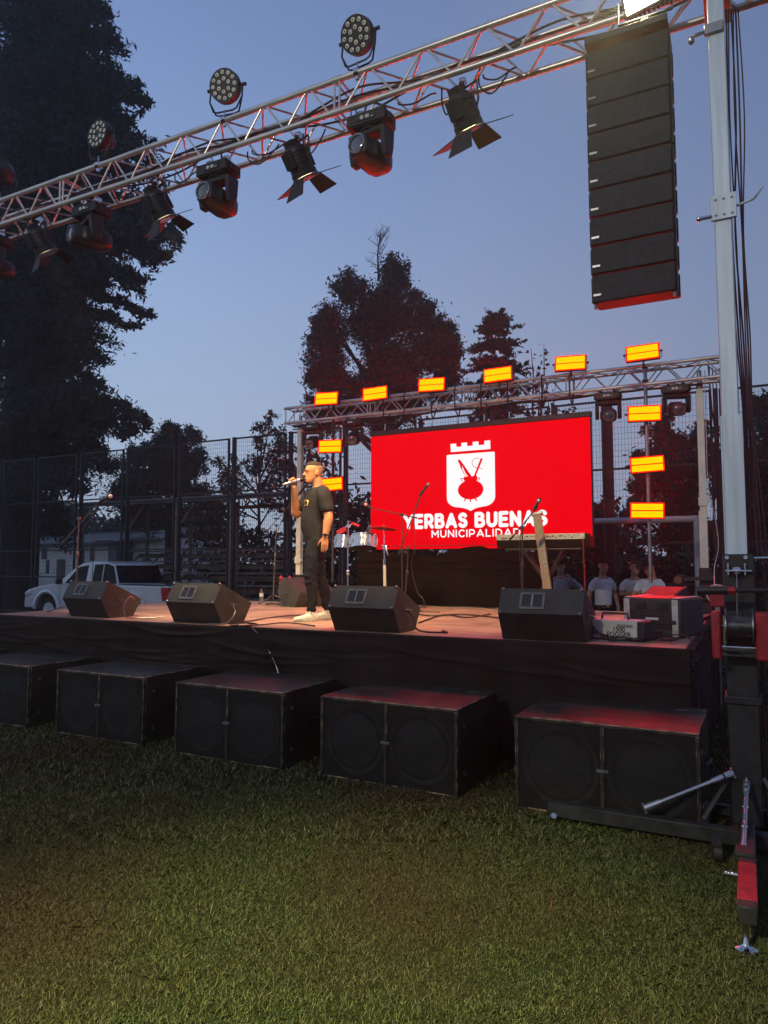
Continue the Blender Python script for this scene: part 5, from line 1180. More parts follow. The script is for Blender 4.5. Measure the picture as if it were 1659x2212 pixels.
def extra(label, loc, rz, pose, shirt, sleeve, hat, hs=1.66, belt=False, graphic=False, skin=None, lean=0):
    """a bystander behind the stage, joints as dict in metres, facing -Y"""
    k = hs / 1.74; r = thing('person', label, 'person', loc, rz=R(rz)); r.scale = (k, k, k); skin = skin or SKIND
    ML = rotM('X', -lean); T = lambda p: V((0, 0, .95)) + ML @ (V(p) - V((0, 0, .95))) if p[2] > .95 else V(p)
    HMx = rotM('X', pose.get('nod', 0)) if not lean else ML @ rotM('X', pose.get('nod', 0)); HMx = rotM('Z', pose.get('turn', 0)) @ HMx; HCx = T((0, -.03, 1.515))
    b = MB(); head(b, HCx, HMx); limb(b, [T((0, .02, 1.38)), T((0, .01, 1.47)), HCx + HMx @ V((0, .02, .06))], [.062, .056, .054])
    b.loft([(T((0, 0, z)), (rx, 0, 0), ML @ V((0, ry, 0))) for z, rx, ry in ((.9, .14, .09), (1.1, .14, .10), (1.3, .155, .10), (1.40, .14, .08), (1.46, .07, .06))], 18)
    for s_, key in ((1, 'L'), (-1, 'R')):
        Sx = T((s_ * .175, .0, 1.35)); e_, w_, hdv, hnv = pose[key]; e_, w_ = T(e_), T(w_)
        limb(b, [Sx, e_, w_], [.045, .040, .026]); hand(b, w_, ML @ V(hdv), ML @ V(hnv), (30, 30, 20), side=-s_)
        limb(b, [(s_ * .085, 0, .90), (s_ * .10, -.01, .48), (s_ * .11, .02, .09)], [.07, .048, .038])
    fuse(b, 'body', skin, r, .0085, 2); face_bits(r, HCx, HMx)
    b = MB(); b.loft([(T((0, yc, z)), (rx, 0, 0), ML @ V((0, ry, 0))) for z, yc, rx, ry in ((.90, .0, .158, .116), (1.0, -.005, .152, .118), (1.12, -.01, .155, .120), (1.25, -.005, .168, .116), (1.35, 0, .174, .104), (1.40, .005, .150, .088), (1.44, .01, .078, .066))], 24)
    for s_, key in ((1, 'L'), (-1, 'R')):
        Sx = T((s_ * .175, .0, 1.385)); e_, w_ = T(pose[key][0]), T(pose[key][1])
        if sleeve: limb(b, [Sx - V((s_ * .05, 0, 0)), Sx.lerp(e_, .6), e_, e_.lerp(w_, .88)], [.068, .058, .052, .040], 14)
        else: limb(b, [Sx - V((s_ * .05, 0, 0)), Sx.lerp(e_, .3), Sx.lerp(e_, .62)], [.060, .058, .056], 14)
    for v in range(len(b.v)): x, y, z = b.v[v]; q = 1 + .03 * noise.noise(V((x * 8 + hs, y * 8, z * 5))); b.v[v] = (x * q, y * q, z)
    sh_ = fuse(b, 'shirt', shirt, r, .010, 2)
    if graphic:
        b = MB(); g0 = T((.075, -.133, 1.24)); b.ball(g0, (.038, .010, .034), 10, 6); b.ball(g0 + V((.03, .006, .03)), (.016, .008, .02), 8, 6); b.ball(g0 + V((-.01, 0, -.04)), (.03, .010, .012), 8, 6); b.ball(g0 + V((-.035, 0, .025)), (.012, .008, .018), 8, 6)
        fuse(b, 'chest_print', TEE, sh_, .006, 1)
    b = MB(); b.loft([((0, 0, z), (rx, 0, 0), (0, ry, 0)) for z, rx, ry in ((.80, .15, .11), (.88, .168, .12), (.95, .162, .116))], 20)
    for s_ in (-1, 1): limb(b, [(s_ * .085, 0, .87), (s_ * .10, -.01, .48), (s_ * .11, .02, .06)], [.095, .066, .056], 14)
    fuse(b, 'trousers', JEANS, r, .011, 2)
    for s_ in (-1, 1): b = MB(); shoe(b, (s_ * .11, .02, .085), s_ * 8); b.build('boot', BLKP, r)
    if belt: b = MB(); b.loft([((0, 0, z), (.171, 0, 0), (0, .124, 0)) for z in (.925, .965)], 22); b.build('belt', BLKP, r); b = MB(); b.ball((0, -.128, .945), (.042, .010, .028), 14, 8); b.build('belt_buckle', GOLD, r)
    f = lambda p: HCx + HMx @ V(p)
    b = MB(); b.loft([(f((0, yc, z)), HMx @ V((w, 0, 0)), HMx @ V((0, h, 0))) for z, yc, w, h in ((.10, .06, .066, .045), (.14, .03, .080, .075), (.18, .012, .082, .093), (.21, .006, .074, .085), (.235, .0, .05, .06), (.243, 0, .015, .02))], 20); b.build('hair', HAIR, r)
    if hat:
        b = MB(); n = 26; vs = []
        prof = [(0.17, .085, .104), (.174, .135, .165), (.180, .185, .215)]
        for z, w, h in prof + [(.186, .188, .218), (.182, .135, .165), (.180, .090, .108), (.235, .084, .100), (.285, .076, .090), (.300, .055, .072), (.292, .02, .04)]:
            for k in range(n):
                a = 2 * math.pi * k / n; up = (abs(math.cos(a)) ** 3) * .045 * max(0, (w - .085) / .07); vs.append(f((w * math.cos(a), h * math.sin(a) + .0, z + up)))
        m_ = len(vs) // n; fs = [(i * n + k, i * n + (k + 1) % n, (i + 1) * n + (k + 1) % n, (i + 1) * n + k) for i in range(m_ - 1) for k in range(n)] + [tuple((m_ - 1) * n + k for k in range(n))]
        b.add(vs, fs); b.build('hat', FELT, r)
    return r
P1, P2, P3, P4 = onY(1212, 1300, 12.6), onY(1303, 1300, 12.3), onY(1372, 1300, 12.6), onY(1405, 1300, 12.1)
extra('man in long sleeved white shirt and dark hat, one hand raised, behind the plank', (P1.x, 12.6, 0), 12, {'L': ((.36, -.05, 1.22), (.20, -.20, 1.40), (-.5, -.2, .8), (-1, 0, 0)), 'R': ((-.25, .0, 1.16), (-.20, -.16, .95), (0, -.4, -1), (1, 0, 0))}, mat('dim white shirt', (.40, .41, .45), .85, scale=5, var=.15), True, True, 1.66, skin=SKIND)
extra('man in white T-shirt and black cowboy hat with gold belt buckle, standing alone', (P2.x, 12.3, 0), 48, {'L': ((.27, .02, 1.16), (.20, -.14, .94), (-.3, -.3, -1), (-1, 0, 0)), 'R': ((-.26, .04, 1.16), (-.26, .02, .92), (0, 0, -1), (1, 0, 0)), 'turn': -25}, WTEE, False, True, 1.67, belt=True)
extra('bareheaded man in white T-shirt with folded arms beside the leaning man', (P3.x, 12.6, 0), 22, {'L': ((.27, -.03, 1.17), (.02, -.20, 1.16), (-1, 0, -.1), (0, 1, 0)), 'R': ((-.26, -.03, 1.17), (-.02, -.18, 1.20), (1, 0, .1), (0, 1, 0)), 'turn': 12}, WTEE, False, False, 1.64)
extra('man in white printed T-shirt and flat black hat looking down at his arms', (P4.x, 12.1, 0), -18, {'L': ((.24, -.14, 1.16), (.05, -.30, 1.12), (-1, -.1, -.1), (0, .2, 1)), 'R': ((-.25, -.12, 1.14), (-.16, -.26, .96), (.2, -.2, -1), (1, 0, 0)), 'nod': 34, 'turn': -22}, WTEE, False, True, 1.66, graphic=True, skin=SKIN, lean=10)

# ---------------------------------------------------------------- microphone stands
STANDM = mat('lit beige stand tube', (.16, .13, .11), .4, .6, scale=14)  # beige of the light on the stands put into the tube colour
def mic_stand(label, base, ptop, boom0, boom1, mic0=None, mic1=None, legs=(20, 140, 260), cable=None, pole=BLKM, head=STEEL, lr=.30, wind=None, tint=None):
    """base on deck; others are world points"""
    base = V(base); r = thing('microphone_stand', label, 'microphone stand', base); L = lambda p: V(p) - base
    b = MB(); mid = L(ptop) * .62; b.tube((0, 0, .06), mid, .011, n=10); b.tube(mid, L(ptop), .008, n=10); b.lathe(mid - V((0, 0, .05)), L(ptop), [(0, .013), (.01, .019), (.07, .019), (.08, .013)], 12); b.build('pole', pole, r)
    for a in legs: b = MB(); d = V((math.cos(R(a)), math.sin(R(a)), 0)); b.tube((0, 0, .13), d * lr + V((0, 0, .012)), .008, n=8); b.tube(d * lr * .96 + V((0, 0, .012)), d * (lr + .03) + V((0, 0, .01)), .012, n=8); b.build('leg', pole, r)
    b = MB(); b.tube(L(boom0), L(boom1), .007, n=8); b.lathe(L(ptop), V((0, 1, 0)), [(-.02, .0), (-.02, .022), (.02, .022), (.02, 0)], 12); b.tube(L(boom0), L(boom0) + (L(boom1) - L(boom0)).normalized() * .07, .012, n=8); b.build('boom', pole, r)
    if mic1 is not None:
        mr_ = thing('microphone', label.replace('stand', 'stand head').split(',')[0] + ', the microphone itself', 'microphone', V(mic0)); 
        mic_mesh(mr_, None, V(mic1) - V(mic0), V((0, 0, 0)), BLKP, head)
        b = MB(); b.tube(L(boom1), L(mic0).lerp(L(mic1), .3), .010, n=8); b.lathe(L(mic0).lerp(L(mic1), .3), (V(mic1) - V(mic0)), [(-.02, .018), (-.02, .023), (.03, .023), (.03, .018)], 12); b.build('mic_clip', BLKP, r)
    if cable: b = MB(); b.path([L(p) for p in cable], .0045, 5); b.build('mic_cable', RUBBER, r)
    return r
def smooth_pts(P, n=6):
    P = [V(p) for p in P]; o = []
    for i in range(len(P) - 1):
        a, b, c, d = P[max(i - 1, 0)], P[i], P[i + 1], P[min(i + 2, len(P) - 1)]
        for k in range(n): t = k / n; o.append(.5 * ((2 * b) + (c - a) * t + (2 * a - 5 * b + 4 * c - d) * t * t + (3 * b - a - 3 * c + d) * t ** 3))
    return o + [P[-1]]
Y1 = 6.45; q = lambda x, y, Y=Y1: onY(x, y, Y)
B1 = q(163, 1318); B1.z = SZ
mic_stand('microphone stand at far left, boom reaching up over the pickup truck', (B1.x, Y1, SZ), q(171, 1120), q(133, 1175), q(214, 1085), q(210, 1088), q(240, 1071), cable=smooth_pts([q(211, 1087), q(205, 1100), q(204, 1140), q(202, 1190), q(200, 1250), (q(200, 1300).x, Y1, SZ + .01)]), legs=(190, 310, 70), lr=.42, pole=STANDM, head=mat('pale mic grille', (.75, .65, .5), .4, .3, scale=60))
Y2 = 9.5; B2 = q(590, 1300, Y2)
mic_stand('microphone stand left of the singer, its boom passing behind him', (B2.x, Y2, SZ), q(597, 1135, Y2), q(574, 1150, Y2), q(640, 1075, Y2), q(640, 1075, Y2), q(668, 1040, Y2), legs=(150, 30, 270), lr=.36, pole=STANDM, cable=smooth_pts([q(640, 1080, Y2), q(606, 1130, Y2), q(596, 1200, Y2), q(600, 1290, Y2), (q(610, 1300, Y2).x, Y2, SZ + .01)]))
Y3 = 8.7; B3 = q(874, 1312, Y3)
mic_stand('microphone stand in front of the screen left half, its boom pointing up right', (B3.x, Y3, SZ), q(882, 1185, Y3), q(861, 1198, Y3), q(908, 1072, Y3), q(905, 1072, Y3), q(926, 1045, Y3), cable=smooth_pts([q(905, 1075, Y3), q(895, 1110, Y3), q(897, 1170, Y3), q(889, 1220, Y3), q(896, 1260, Y3), q(905, 1285, Y3), q(912, 1290, Y3), q(918, 1305, Y3)]), legs=(100, 220, 340))
Y4 = 9.1; B4 = q(869, 1308, Y4)
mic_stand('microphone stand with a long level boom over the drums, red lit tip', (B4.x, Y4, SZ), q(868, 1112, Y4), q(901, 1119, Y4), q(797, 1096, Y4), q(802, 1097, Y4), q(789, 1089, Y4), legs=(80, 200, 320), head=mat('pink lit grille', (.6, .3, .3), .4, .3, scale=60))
Y5 = 7.6; B5 = q(1129, 1330, Y5)
mic_stand('microphone stand in front of the keyboard, under the last letters on the screen', (B5.x, Y5, SZ), q(1128, 1140, Y5), q(1101, 1167, Y5), q(1155, 1102, Y5), q(1152, 1104, Y5), q(1165, 1080, Y5), cable=smooth_pts([q(1140, 1120, Y5), q(1124, 1160, Y5), q(1124, 1230, Y5), q(1128, 1290, Y5), (q(1128, 1320, Y5).x, Y5, SZ + .01)]))

# ---------------------------------------------------------------- drums and cymbal
Yd = 8.8
DRS = mat('chrome drum shell', (.62, .64, .66), .18, .95, scale=40, var=.15, bump=.25, bscale=22)
HEADM = mat('drum skin', (.55, .52, .48), .6, scale=6)
def drum(name, label, c, rad, h, M):
    r = thing(name, label, 'drum', c, group='pair of chrome timbales on one stand'); 
    b = MB(); b.lathe((0, 0, -h / 2), (0, 0, 1), [(0, rad - .01), (0, rad), (h, rad), (h, rad - .01)], 36); rotated(b, M, (0, 0, 0)).build('shell', DRS, r)
    for z in (-h / 2, h / 2): b = MB(); b.lathe((0, 0, z - .008), (0, 0, 1), [(0, rad + .001), (0, rad + .010), (.016, rad + .010), (.016, rad + .001)], 36); rotated(b, M, (0, 0, 0)).build('hoop', CHROME, r)
    for z in (-h / 2 + .004, h / 2 - .004): b = MB(); b.lathe((0, 0, z), (0, 0, 1), [(0, .001), (0, rad - .002), (.004, rad - .002), (.004, .001)], 30); rotated(b, M, (0, 0, 0)).build('drum_head', HEADM, r)
    for k in range(8):
        a = k * math.pi / 4 + .2; p = V((math.cos(a) * (rad + .014), math.sin(a) * (rad + .014), 0)); b = MB(); b.tube(p + V((0, 0, -h / 2 + .01)), p + V((0, 0, h / 2 - .01)), .005, n=6); b.box(p - V((0, 0, 0)), (.022, .022, .05)); rotated(b, M, (0, 0, 0)).build('lug', CHROME, r)
    return r
M8 = rotM('X', -8) @ rotM('Y', 4)
c1, c2 = q(746, 1172, Yd + .15), q(786, 1170, Yd)
drum('timbale', 'smaller chrome drum partly hidden behind the singer\'s hand', (c1.x, Yd + .15, c1.z), .15, .17, M8)
drum('timbale', 'larger chrome drum right of the singer with red glints', (c2.x, Yd, c2.z), .175, .17, rotM('X', -10) @ rotM('Y', -4))
sx_ = q(752, 1200, Yd + .1).x
r = thing('drum_stand', 'shiny stand carrying the two chrome drums and clamps', 'stand', (sx_, Yd + .1, SZ)); 
b = MB(); b.tube((0, 0, .1), (0, 0, .5), .017); b.tube((0, 0, .5), (0, 0, .98), .012); b.lathe((0, 0, .48), (0, 0, 1), [(0, .02), (.01, .028), (.06, .028), (.07, .02)], 12); b.box((.03, 0, .62), (.06, .03, .03)); b.build('pole', CHROME, r)
for a in (30, 150, 270): b = MB(); d = V((math.cos(R(a)), math.sin(R(a)), 0)); b.tube((0, 0, .32), d * .3 + V((0, 0, .02)), .009); b.build('leg', CHROME, r)
b = MB(); b.tube((-.12, 0, .98), (.30, 0, .96), .013); b.tube((.0, 0, .95), (.0, 0, 1.26), .010); b.box((.0, 0, 1.18), (.05, .04, .04)); b.tube((-.10, 0, 1.14), (.11, 0, 1.22), .008); b.build('crossbar', CHROME, r)
b = MB(); b.box((-.11, .0, 1.11), (.15, .05, .07), rotM('Y', -25)); b.build('cowbell', REDP, r, bevel=.006)
b = MB(); b.box((.12, .0, 1.20), (.14, .05, .035), rotM('Y', 20)); b.build('wood_block', REDP, r, bevel=.006)
b = MB(); b.path([(.29, 0, 1.0), (.31, 0, 1.14), (.33, 0, 1.18), (.36, 0, 1.10), (.35, 0, 1.0)], .008); b.tube((.30, -.01, 1.04), (.325, -.01, 1.15), .014); b.build('clip_microphone', BLKP, r)
cy = q(828, 1141, Yd); r = thing('cymbal_stand', 'straight cymbal stand with a level cymbal in front of the screen corner', 'cymbal stand', (cy.x + .02, Yd, SZ)); hz = cy.z - SZ
b = MB(); b.tube((.01, 0, .05), (0, 0, .62), .021, n=12); b.build('lower_pole', mat('white taped tube', (.6, .6, .52), .4, .4, scale=8), r); b = MB(); b.tube((0, 0, .62), (0, 0, .70), .0225, n=12); b.tube((0, 0, .70), (-.01, 0, hz - .1), .012); b.tube((-.01, 0, hz - .1), (-.015, 0, hz + .05), .006); b.box((0, 0, .86), (.05, .03, .03)); b.path([(-.05, 0, .9), (.02, 0, .88), (.05, 0, .75)], .008); b.build('upper_pole', CHROME, r)
for a in (50, 170, 290): b = MB(); d = V((math.cos(R(a)), math.sin(R(a)), 0)); b.tube((0, 0, .30), d * .28 + V((0, 0, .02)), .009); b.build('leg', CHROME, r)
b = MB(); b.lathe((-.013, 0, hz - .012), (.05, .10, 1), [(0, .185), (.004, .18), (.018, .06), (.034, .03), (.036, 0)], 36); b.build('cymbal', mat('bronze cymbal', (.30, .18, .07), .3, .9, scale=20), r)

# ---------------------------------------------------------------- keyboard, plank, bottle
ka, kc = q(1072, 1158, 8.2), q(1272, 1151, 8.2); kb = thing('keyboard_synthesizer', 'long grey backed keyboard on its stand below the town name', 'keyboard', (ka.x, 8.2, ka.z - .07)); KW = kc.x - ka.x
b = MB(); b.prism([(0, 0), (.03, -.07), (.30, -.07), (.34, -.01), (.34, .03), (.05, .085), (0, .085)], (.0, 0, 0), (0, 1, 0), (0, 0, 1), (KW, 0, 0)); b.build('case', mat('dark olive keyboard case', (.010, .010, .008), .7, spec=.1, scale=8), kb, bevel=.006)
b = MB(); b.box((KW / 2 - .02, -.004, .052), (KW - .05, .012, .068)); b.build('rear_panel', mat('grey jack panel', (.36, .35, .27), .45, .4, c2=(.50, .49, .40), scale=22, stretch=(3, 1, 1)), kb, bevel=.003)
b = MB(); rr = random.Random(2)
for k in range(26): x = .06 + k * (KW - .14) / 26 + rr.uniform(-.01, .01); b.box((x, -.0115, .05 + rr.choice((-.008, .0, .008))), (rr.choice((.010, .016, .028)), .004, rr.choice((.010, .014))))
b.build('jack_sockets', BLKP, kb)
b = MB(); b.tube((.1, .05, -.09), (KW - .1, .05, -.09), .014); b.tube((.1, .28, -.09), (KW - .1, .28, -.09), .014); b.build('support_bars', BLKM, kb)
kz = kb.location.z - SZ
for s_ in (0, 1):
    b = MB(); b.tube((KW * .28, .05 if s_ else .28, -.09), (KW * .72, .28 if s_ else .05, -kz + .02), .015); b.tube((KW * .72 + 0, .05 if s_ else .28, -.09), (KW * .28, .28 if s_ else .05, -kz + .02), .015); b.build('stand_leg', BLKM, kb)
b = MB(); b.path([(KW * .94, -.015, .05), (KW * .95, -.03, -.25), (KW * .955, -.03, -.55), (KW, -.02, -kz + .02)], .004, 5); b.build('power_cord', mat('red cord', (.25, .03, .03), .5, scale=20), kb)
pa, pb = q(1160, 1112, 8.02), q(1192, 1290, 7.72); pk = thing('wooden_plank', 'rough wooden plank leaning in front of the keyboard, faint blue marks on it', 'plank', (pb.x, 7.72, SZ))
d = V((pa.x - pb.x, .30, pa.z - SZ)); Lp = d.length; d.normalize(); sx = V((1, 0, 0)); sx = (sx - d * sx.dot(d)).normalized(); Mp = Matrix((sx, d.cross(sx), d)).transposed()
b = MB(); b.box(d * Lp / 2, (.092, .035, Lp), Mp); b.build('board', WOOD, pk, bevel=.004)
b = MB(); b.box(d * (Lp + .012) , (.13, .05, .03), Mp); b.build('top_bracket', STEEL, pk, bevel=.003)
b = MB(); 
for k in range(6):
    c = d * (Lp * .50 + k * .050) - d.cross(sx) * .0188 * (1 if d.cross(sx).y > 0 else -1) + sx * .012
    b.box(c + sx * .012, (.008, .002, .028), Mp); 
    if k % 2: b.box(c - sx * .012, (.008, .002, .028), Mp); b.box(c + d * .014, (.024, .002, .007), Mp)
    else: b.box(c + d * .0, (.024, .002, .007), Mp)
b.build('faded_marks', mat('faded cyan ink', (.10, .26, .28), .7, scale=30), pk, smooth=0)
bt = onZ(567, 1296, SZ); bt = thing('water_bottle', 'small clear plastic water bottle with red cap on the stage floor', 'bottle', (bt.x * .93, bt.y * .93, SZ)); bt.location = (q(567, 1296, 9.75).x, 9.72, SZ)
GLA = mat('clear bottle plastic', (.8, .85, .85), .06, scale=10, trans=.9)
b = MB(); b.lathe((0, 0, 0), (0, 0, 1), [(0, .028), (.005, .033), (.06, .033), (.075, .029), (.09, .033), (.15, .033), (.19, .013), (.205, .013)], 20); b.build('bottle_body', GLA, bt)
b = MB(); b.lathe((0, 0, .09), (0, 0, 1), [(0, .0335), (0, .0345), (.055, .0345), (.055, .0335)], 20); b.build('label_band', WHITEP, bt); b = MB(); b.lathe((0, 0, .203), (0, 0, 1), [(0, .015), (.02, .015), (.02, 0)], 14); b.build('cap', REDP, bt)

# ---------------------------------------------------------------- right corner of the stage: case, fogger, boxes
ca = thing('rack_case', 'black plastic rack case with pale aluminium edges on the stage corner', 'flight case', (-.99, 6.68, SZ), rz=R(-14)); cw, cd, ch = .50, .58, .335
b = MB(); b.box((cw / 2, cd / 2, ch / 2), (cw, cd, ch)); b.build('case_shell', mat('moulded black case', (.028, .027, .024), .5, scale=8, bump=.3, bscale=120), ca, bevel=.018, bseg=2)
for x in (.025, cw - .055):
    b = MB(); b.box((x, -.004, ch / 2), (.052, .012, ch - .02)); b.box((x, cd / 2, ch + .002), (.052, cd - .02, .008)); b.build('aluminium_edge', mat('worn aluminium edge', (.55, .54, .48), .4, .5, scale=10), ca, bevel=.003)
for x in (.15, .34): b = MB(); b.box((x, -.008, ch - .065), (.085, .02, .05)); b.box((x, -.02, ch - .06), (.06, .012, .02)); b.build('latch', BLKM, ca, bevel=.004)
b = MB(); b.box((cw * .46, -.006, ch * .56), (.28, .014, .018)); b.box((cw * .46, -.006, ch * .34), (.34, .016, .012)); b.box((cw * .46, -.004, ch * .45), (.36, .008, .16)); b.build('front_panel', BLKP, ca, bevel=.003)
b = MB(); b.box((cw * .50, -.014, ch * .47), (.11, .004, .02)); b.build('white_strip', WHITEP, ca); b = MB(); b.box((cw * .88, -.012, ch * .40), (.035, .014, .04)); b.build('clasp', CHROME, ca, bevel=.003)
fg = thing('fog_machine', 'white and black fog machine lying beside the rack case, cables over it', 'fog machine', (-1.225, 6.22, SZ), rz=R(-12)); fw, fd, fh = .42, .24, .155
b = MB(); b.box((fw / 2, fd / 2, fh / 2 + .01), (fw, fd, fh)); b.build('housing', mat('white enamel', (.60, .59, .54), .45, scale=8, var=.1), fg, bevel=.006, bseg=2)
b = MB(); b.box((fw + .03, fd / 2, fh / 2 + .01), (.06, fd - .01, fh - .01)); b.box((fw * .5, fd * .5, .006), (fw, fd, .01)); b.build('end_cap', BLKM, fg, bevel=.004)
b = MB(); b.path([(.08, fd / 2, fh + .01), (.09, fd / 2, fh + .06), (.30, fd / 2, fh + .06), (.31, fd / 2, fh + .01)], .010); b.build('handle', BLKP, fg)
b = MB(); [b.box((fw * .62 + k * .012, -.002, fh * .78), (.005, .004, .026)) for k in range(11)]; b.build('vent_slots', BLKP, fg, smooth=0)
t_ = text('1500', .052, BLKP, fg, (fw * .64, -.0025, fh * .58), (R(90), 0, 0), .001, .0008, name='model_lettering'); t_ = text('FOGGER', .052, BLKP, fg, (fw * .64, -.0025, fh * .32), (R(90), 0, 0), .001, .0008, name='lettering')
o = copy_tree(wd, loc=(-.50, 7.62, SZ + .145), rz=R(152), label='small floor monitor behind the rack case, only its sloping top showing'); o.scale = (.55, .62, .62); o['group'] = 'floor monitors along the stage front'
c2 = thing('equipment_case', 'low dark case behind the rack case, carrying the small monitor', 'case', (-.93, 7.33, SZ), rz=R(-4))
b = MB(); b.box((.24, .26, .070), (.48, .46, .14)); b.build('case_shell', BLKM, c2, bevel=.012)
rb = q(1500, 1345, 7.9); r = thing('orange_crate', 'orange red box at the back right corner of the stage', 'box', (-.50, 7.9, SZ)); b = MB(); b.box((.0, 0, .075), (.17, .2, .15)); b.build('box_body', mat('orange plastic', (.55, .13, .06), .5, scale=6), r, bevel=.008); b = MB(); b.box((0, 0, .153), (.18, .21, .012)); b.build('lid', mat('orange lid', (.60, .2, .12), .5, scale=6), r, bevel=.003)
r = thing('tilted_panel', 'dark board tilted up at the right end of the stage', 'panel', (-.42, 7.45, SZ + .0)); b = MB(); b.box((.02, .0, .10), (.30, .26, .03), rotM('Y', -28)); b.build('board', CARPETD, r, bevel=.004); b = MB(); b.box((.12, 0, .07), (.03, .22, .14)); b.build('support', BLKM, r)
rr_ = q(1549, 1283, 9.0); r = thing('cable_reel', 'pale cable coil over a red junction box by the right tower', 'junction box', (rr_.x, 9.0, rr_.z - .12))
b = MB(); b.box((0, 0, .05), (.15, .10, .15)); b.build('box_body', REDP, r, bevel=.01, bseg=2); b = MB()
for k in range(3): b.path([( .105 * math.cos(t * .314), -.03 + k * .02, .12 + .10 * math.sin(t * .314)) for t in range(21)], .012, 8)
b.build('cable_coil', WCABLE, r); b = MB(); b.box((0, 0, -.25), (.05, .05, .50)); b.tube((0, 0, -.5), (0, 0, -(rr_.z - .12)), .02); b.build('stake', STEEL, r)
ra = q(1500, 1250, 9.9); r = thing('tower_arm', 'dark folded outrigger arm with rusty wheel on the right tower', 'arm', (ra.x, 10.0, ra.z)); b = MB(); b.box((.05, 0, 0), (.36, .05, .05), rotM('Y', -3)); b.build('beam', BLKM, r); b = MB(); b.lathe((-.20, -.02, -.02), (0, 1, 0), [(0, .018), (0, .05), (.03, .05), (.03, .018)], 18); b.path([(-.25, 0, -.05), (-.2, 0, .05), (-.13, 0, .03)], .012); b.build('wheel', mat('rusty wheel', (.16, .07, .04), .6, .4, scale=20), r)

# ---------------------------------------------------------------- cables
def cable(label, pts, rad=.006, m=None, group=None, name='cable', cat='cable', n=6):
    pts = smooth_pts(pts); o0 = pts[0]; b = MB(); b.path([p - o0 for p in pts], rad, n); o = b.build(name, m or RUBBER, None); o.location = o0; return tag(o, label, cat, group)
def dk(x, y, z=.012): p = onZ(x, y, SZ + z); return p
cable('black cable running across the deck behind the singer\'s shoes', [dk(520, 1345), dk(600, 1332), dk(700, 1326), dk(830, 1320), dk(950, 1322)], .007)
cable('black cable looping over the deck right of the third monitor', [dk(905, 1345), dk(960, 1328), dk(1010, 1334), dk(1060, 1326)], .008)
cable('thick cable bundle snaking across the pink lit deck', [dk(880, 1322), dk(930, 1330), dk(1000, 1327), dk(1080, 1335)], .009)
cable('black cable lying in front of the second monitor toward the singer', [dk(505, 1352), dk(560, 1350), dk(620, 1345), dk(680, 1352)], .007)
cable('thin cable crossing the deck behind the keyboard stand', [dk(912, 1306), dk(960, 1310), dk(1040, 1312), dk(1090, 1318)], .006)
cable('coil of black cable heaped beside the second monitor', [onZ(515 + 22 * math.cos(k * .9) + k, 1349 + 3.5 * math.sin(k * .9), SZ + .012 + .002 * k) for k in range(22)], .006)
cable('coil of cable by the foot of the long boom stand', [onZ(905 + 14 * math.cos(k * .9), 1309 + 2.0 * math.sin(k * .9), SZ + .012 + .002 * k) for k in range(16)], .006)
cable('coil of cable by the microphone stand left of the singer', [onZ(590 + 16 * math.cos(k * .9), 1305 + 1.6 * math.sin(k * .9), SZ + .012 + .002 * k) for k in range(16)], .006)
mx_ = q(250, 1320, 5.95); cable('grey cable loop hanging at the side of the leftmost monitor', [(mx_.x + .13, 6.10, SZ + .22), (mx_.x + .17, 6.0, SZ + .26), (mx_.x + .18, 5.9, SZ + .16), (mx_.x + .17, 5.95, SZ + .03), (mx_.x + .2, 6.1, SZ + .01), (mx_.x + .4, 6.3, SZ + .01)], .007, WCABLE2 if 'WCABLE2' in globals() else STEEL)
cable('cable plugged into the second monitor and trailing to the floor', [(-4.90, 6.06, SZ + .2), (-4.82, 6.0, SZ + .12), (-4.86, 5.92, SZ + .02), (-5.04, 5.85, SZ + .012)], .007, STEEL)
cable('black cables hanging out of the third monitor', [(-2.84, 6.06, SZ + .2), (-2.75, 6.0, SZ + .14), (-2.68, 5.95, SZ + .03), (-2.45, 6.05, SZ + .012), (-2.55, 6.2, SZ + .012)], .009)
cable('thin cord hanging from the deck edge down the black skirt', [dk(540, 1352), onZ(556, 1368, SZ + .02), V((q(575, 1395, 5.63).x, 5.63, q(575, 1395, 5.63).z)), V((q(597, 1440, 5.62).x, 5.62, q(597, 1440, 5.62).z)), V((q(602, 1462, 5.6).x, 5.60, q(602, 1462, 5.6).z))], .004, WCABLE if 0 else STEEL)
rt = random.Random(77)
for i in range(5):
    P = [V((-1.16, 6.10 - i * .01, SZ + .12 - i * .015)), V((-1.10 + i * .02, 6.09 - i * .012, SZ + .05))]
    for k in range(7): P.append(V((-1.04 + k * .085 + rt.uniform(-.04, .04), 6.05 + rt.uniform(-.09, .10) + .02 * k, SZ + .01 + .006 * i + rt.uniform(0, .012))))
    cable('black cable in the tangle before the fog machine, strand ' + 'first second third fourth fifth'.split()[i], P, .0052, group='tangled cables at the stage corner')
cable('cable rising over the stage corner to the mast', [(-.8, 6.3, SZ + .02), (-.55, 6.35, SZ + .05), (-.42, 6.2, SZ + .03), (-.37, 6.0, SZ - .15), (-.33, 5.7, .4), (-.2, 5.5, .05)], .006)
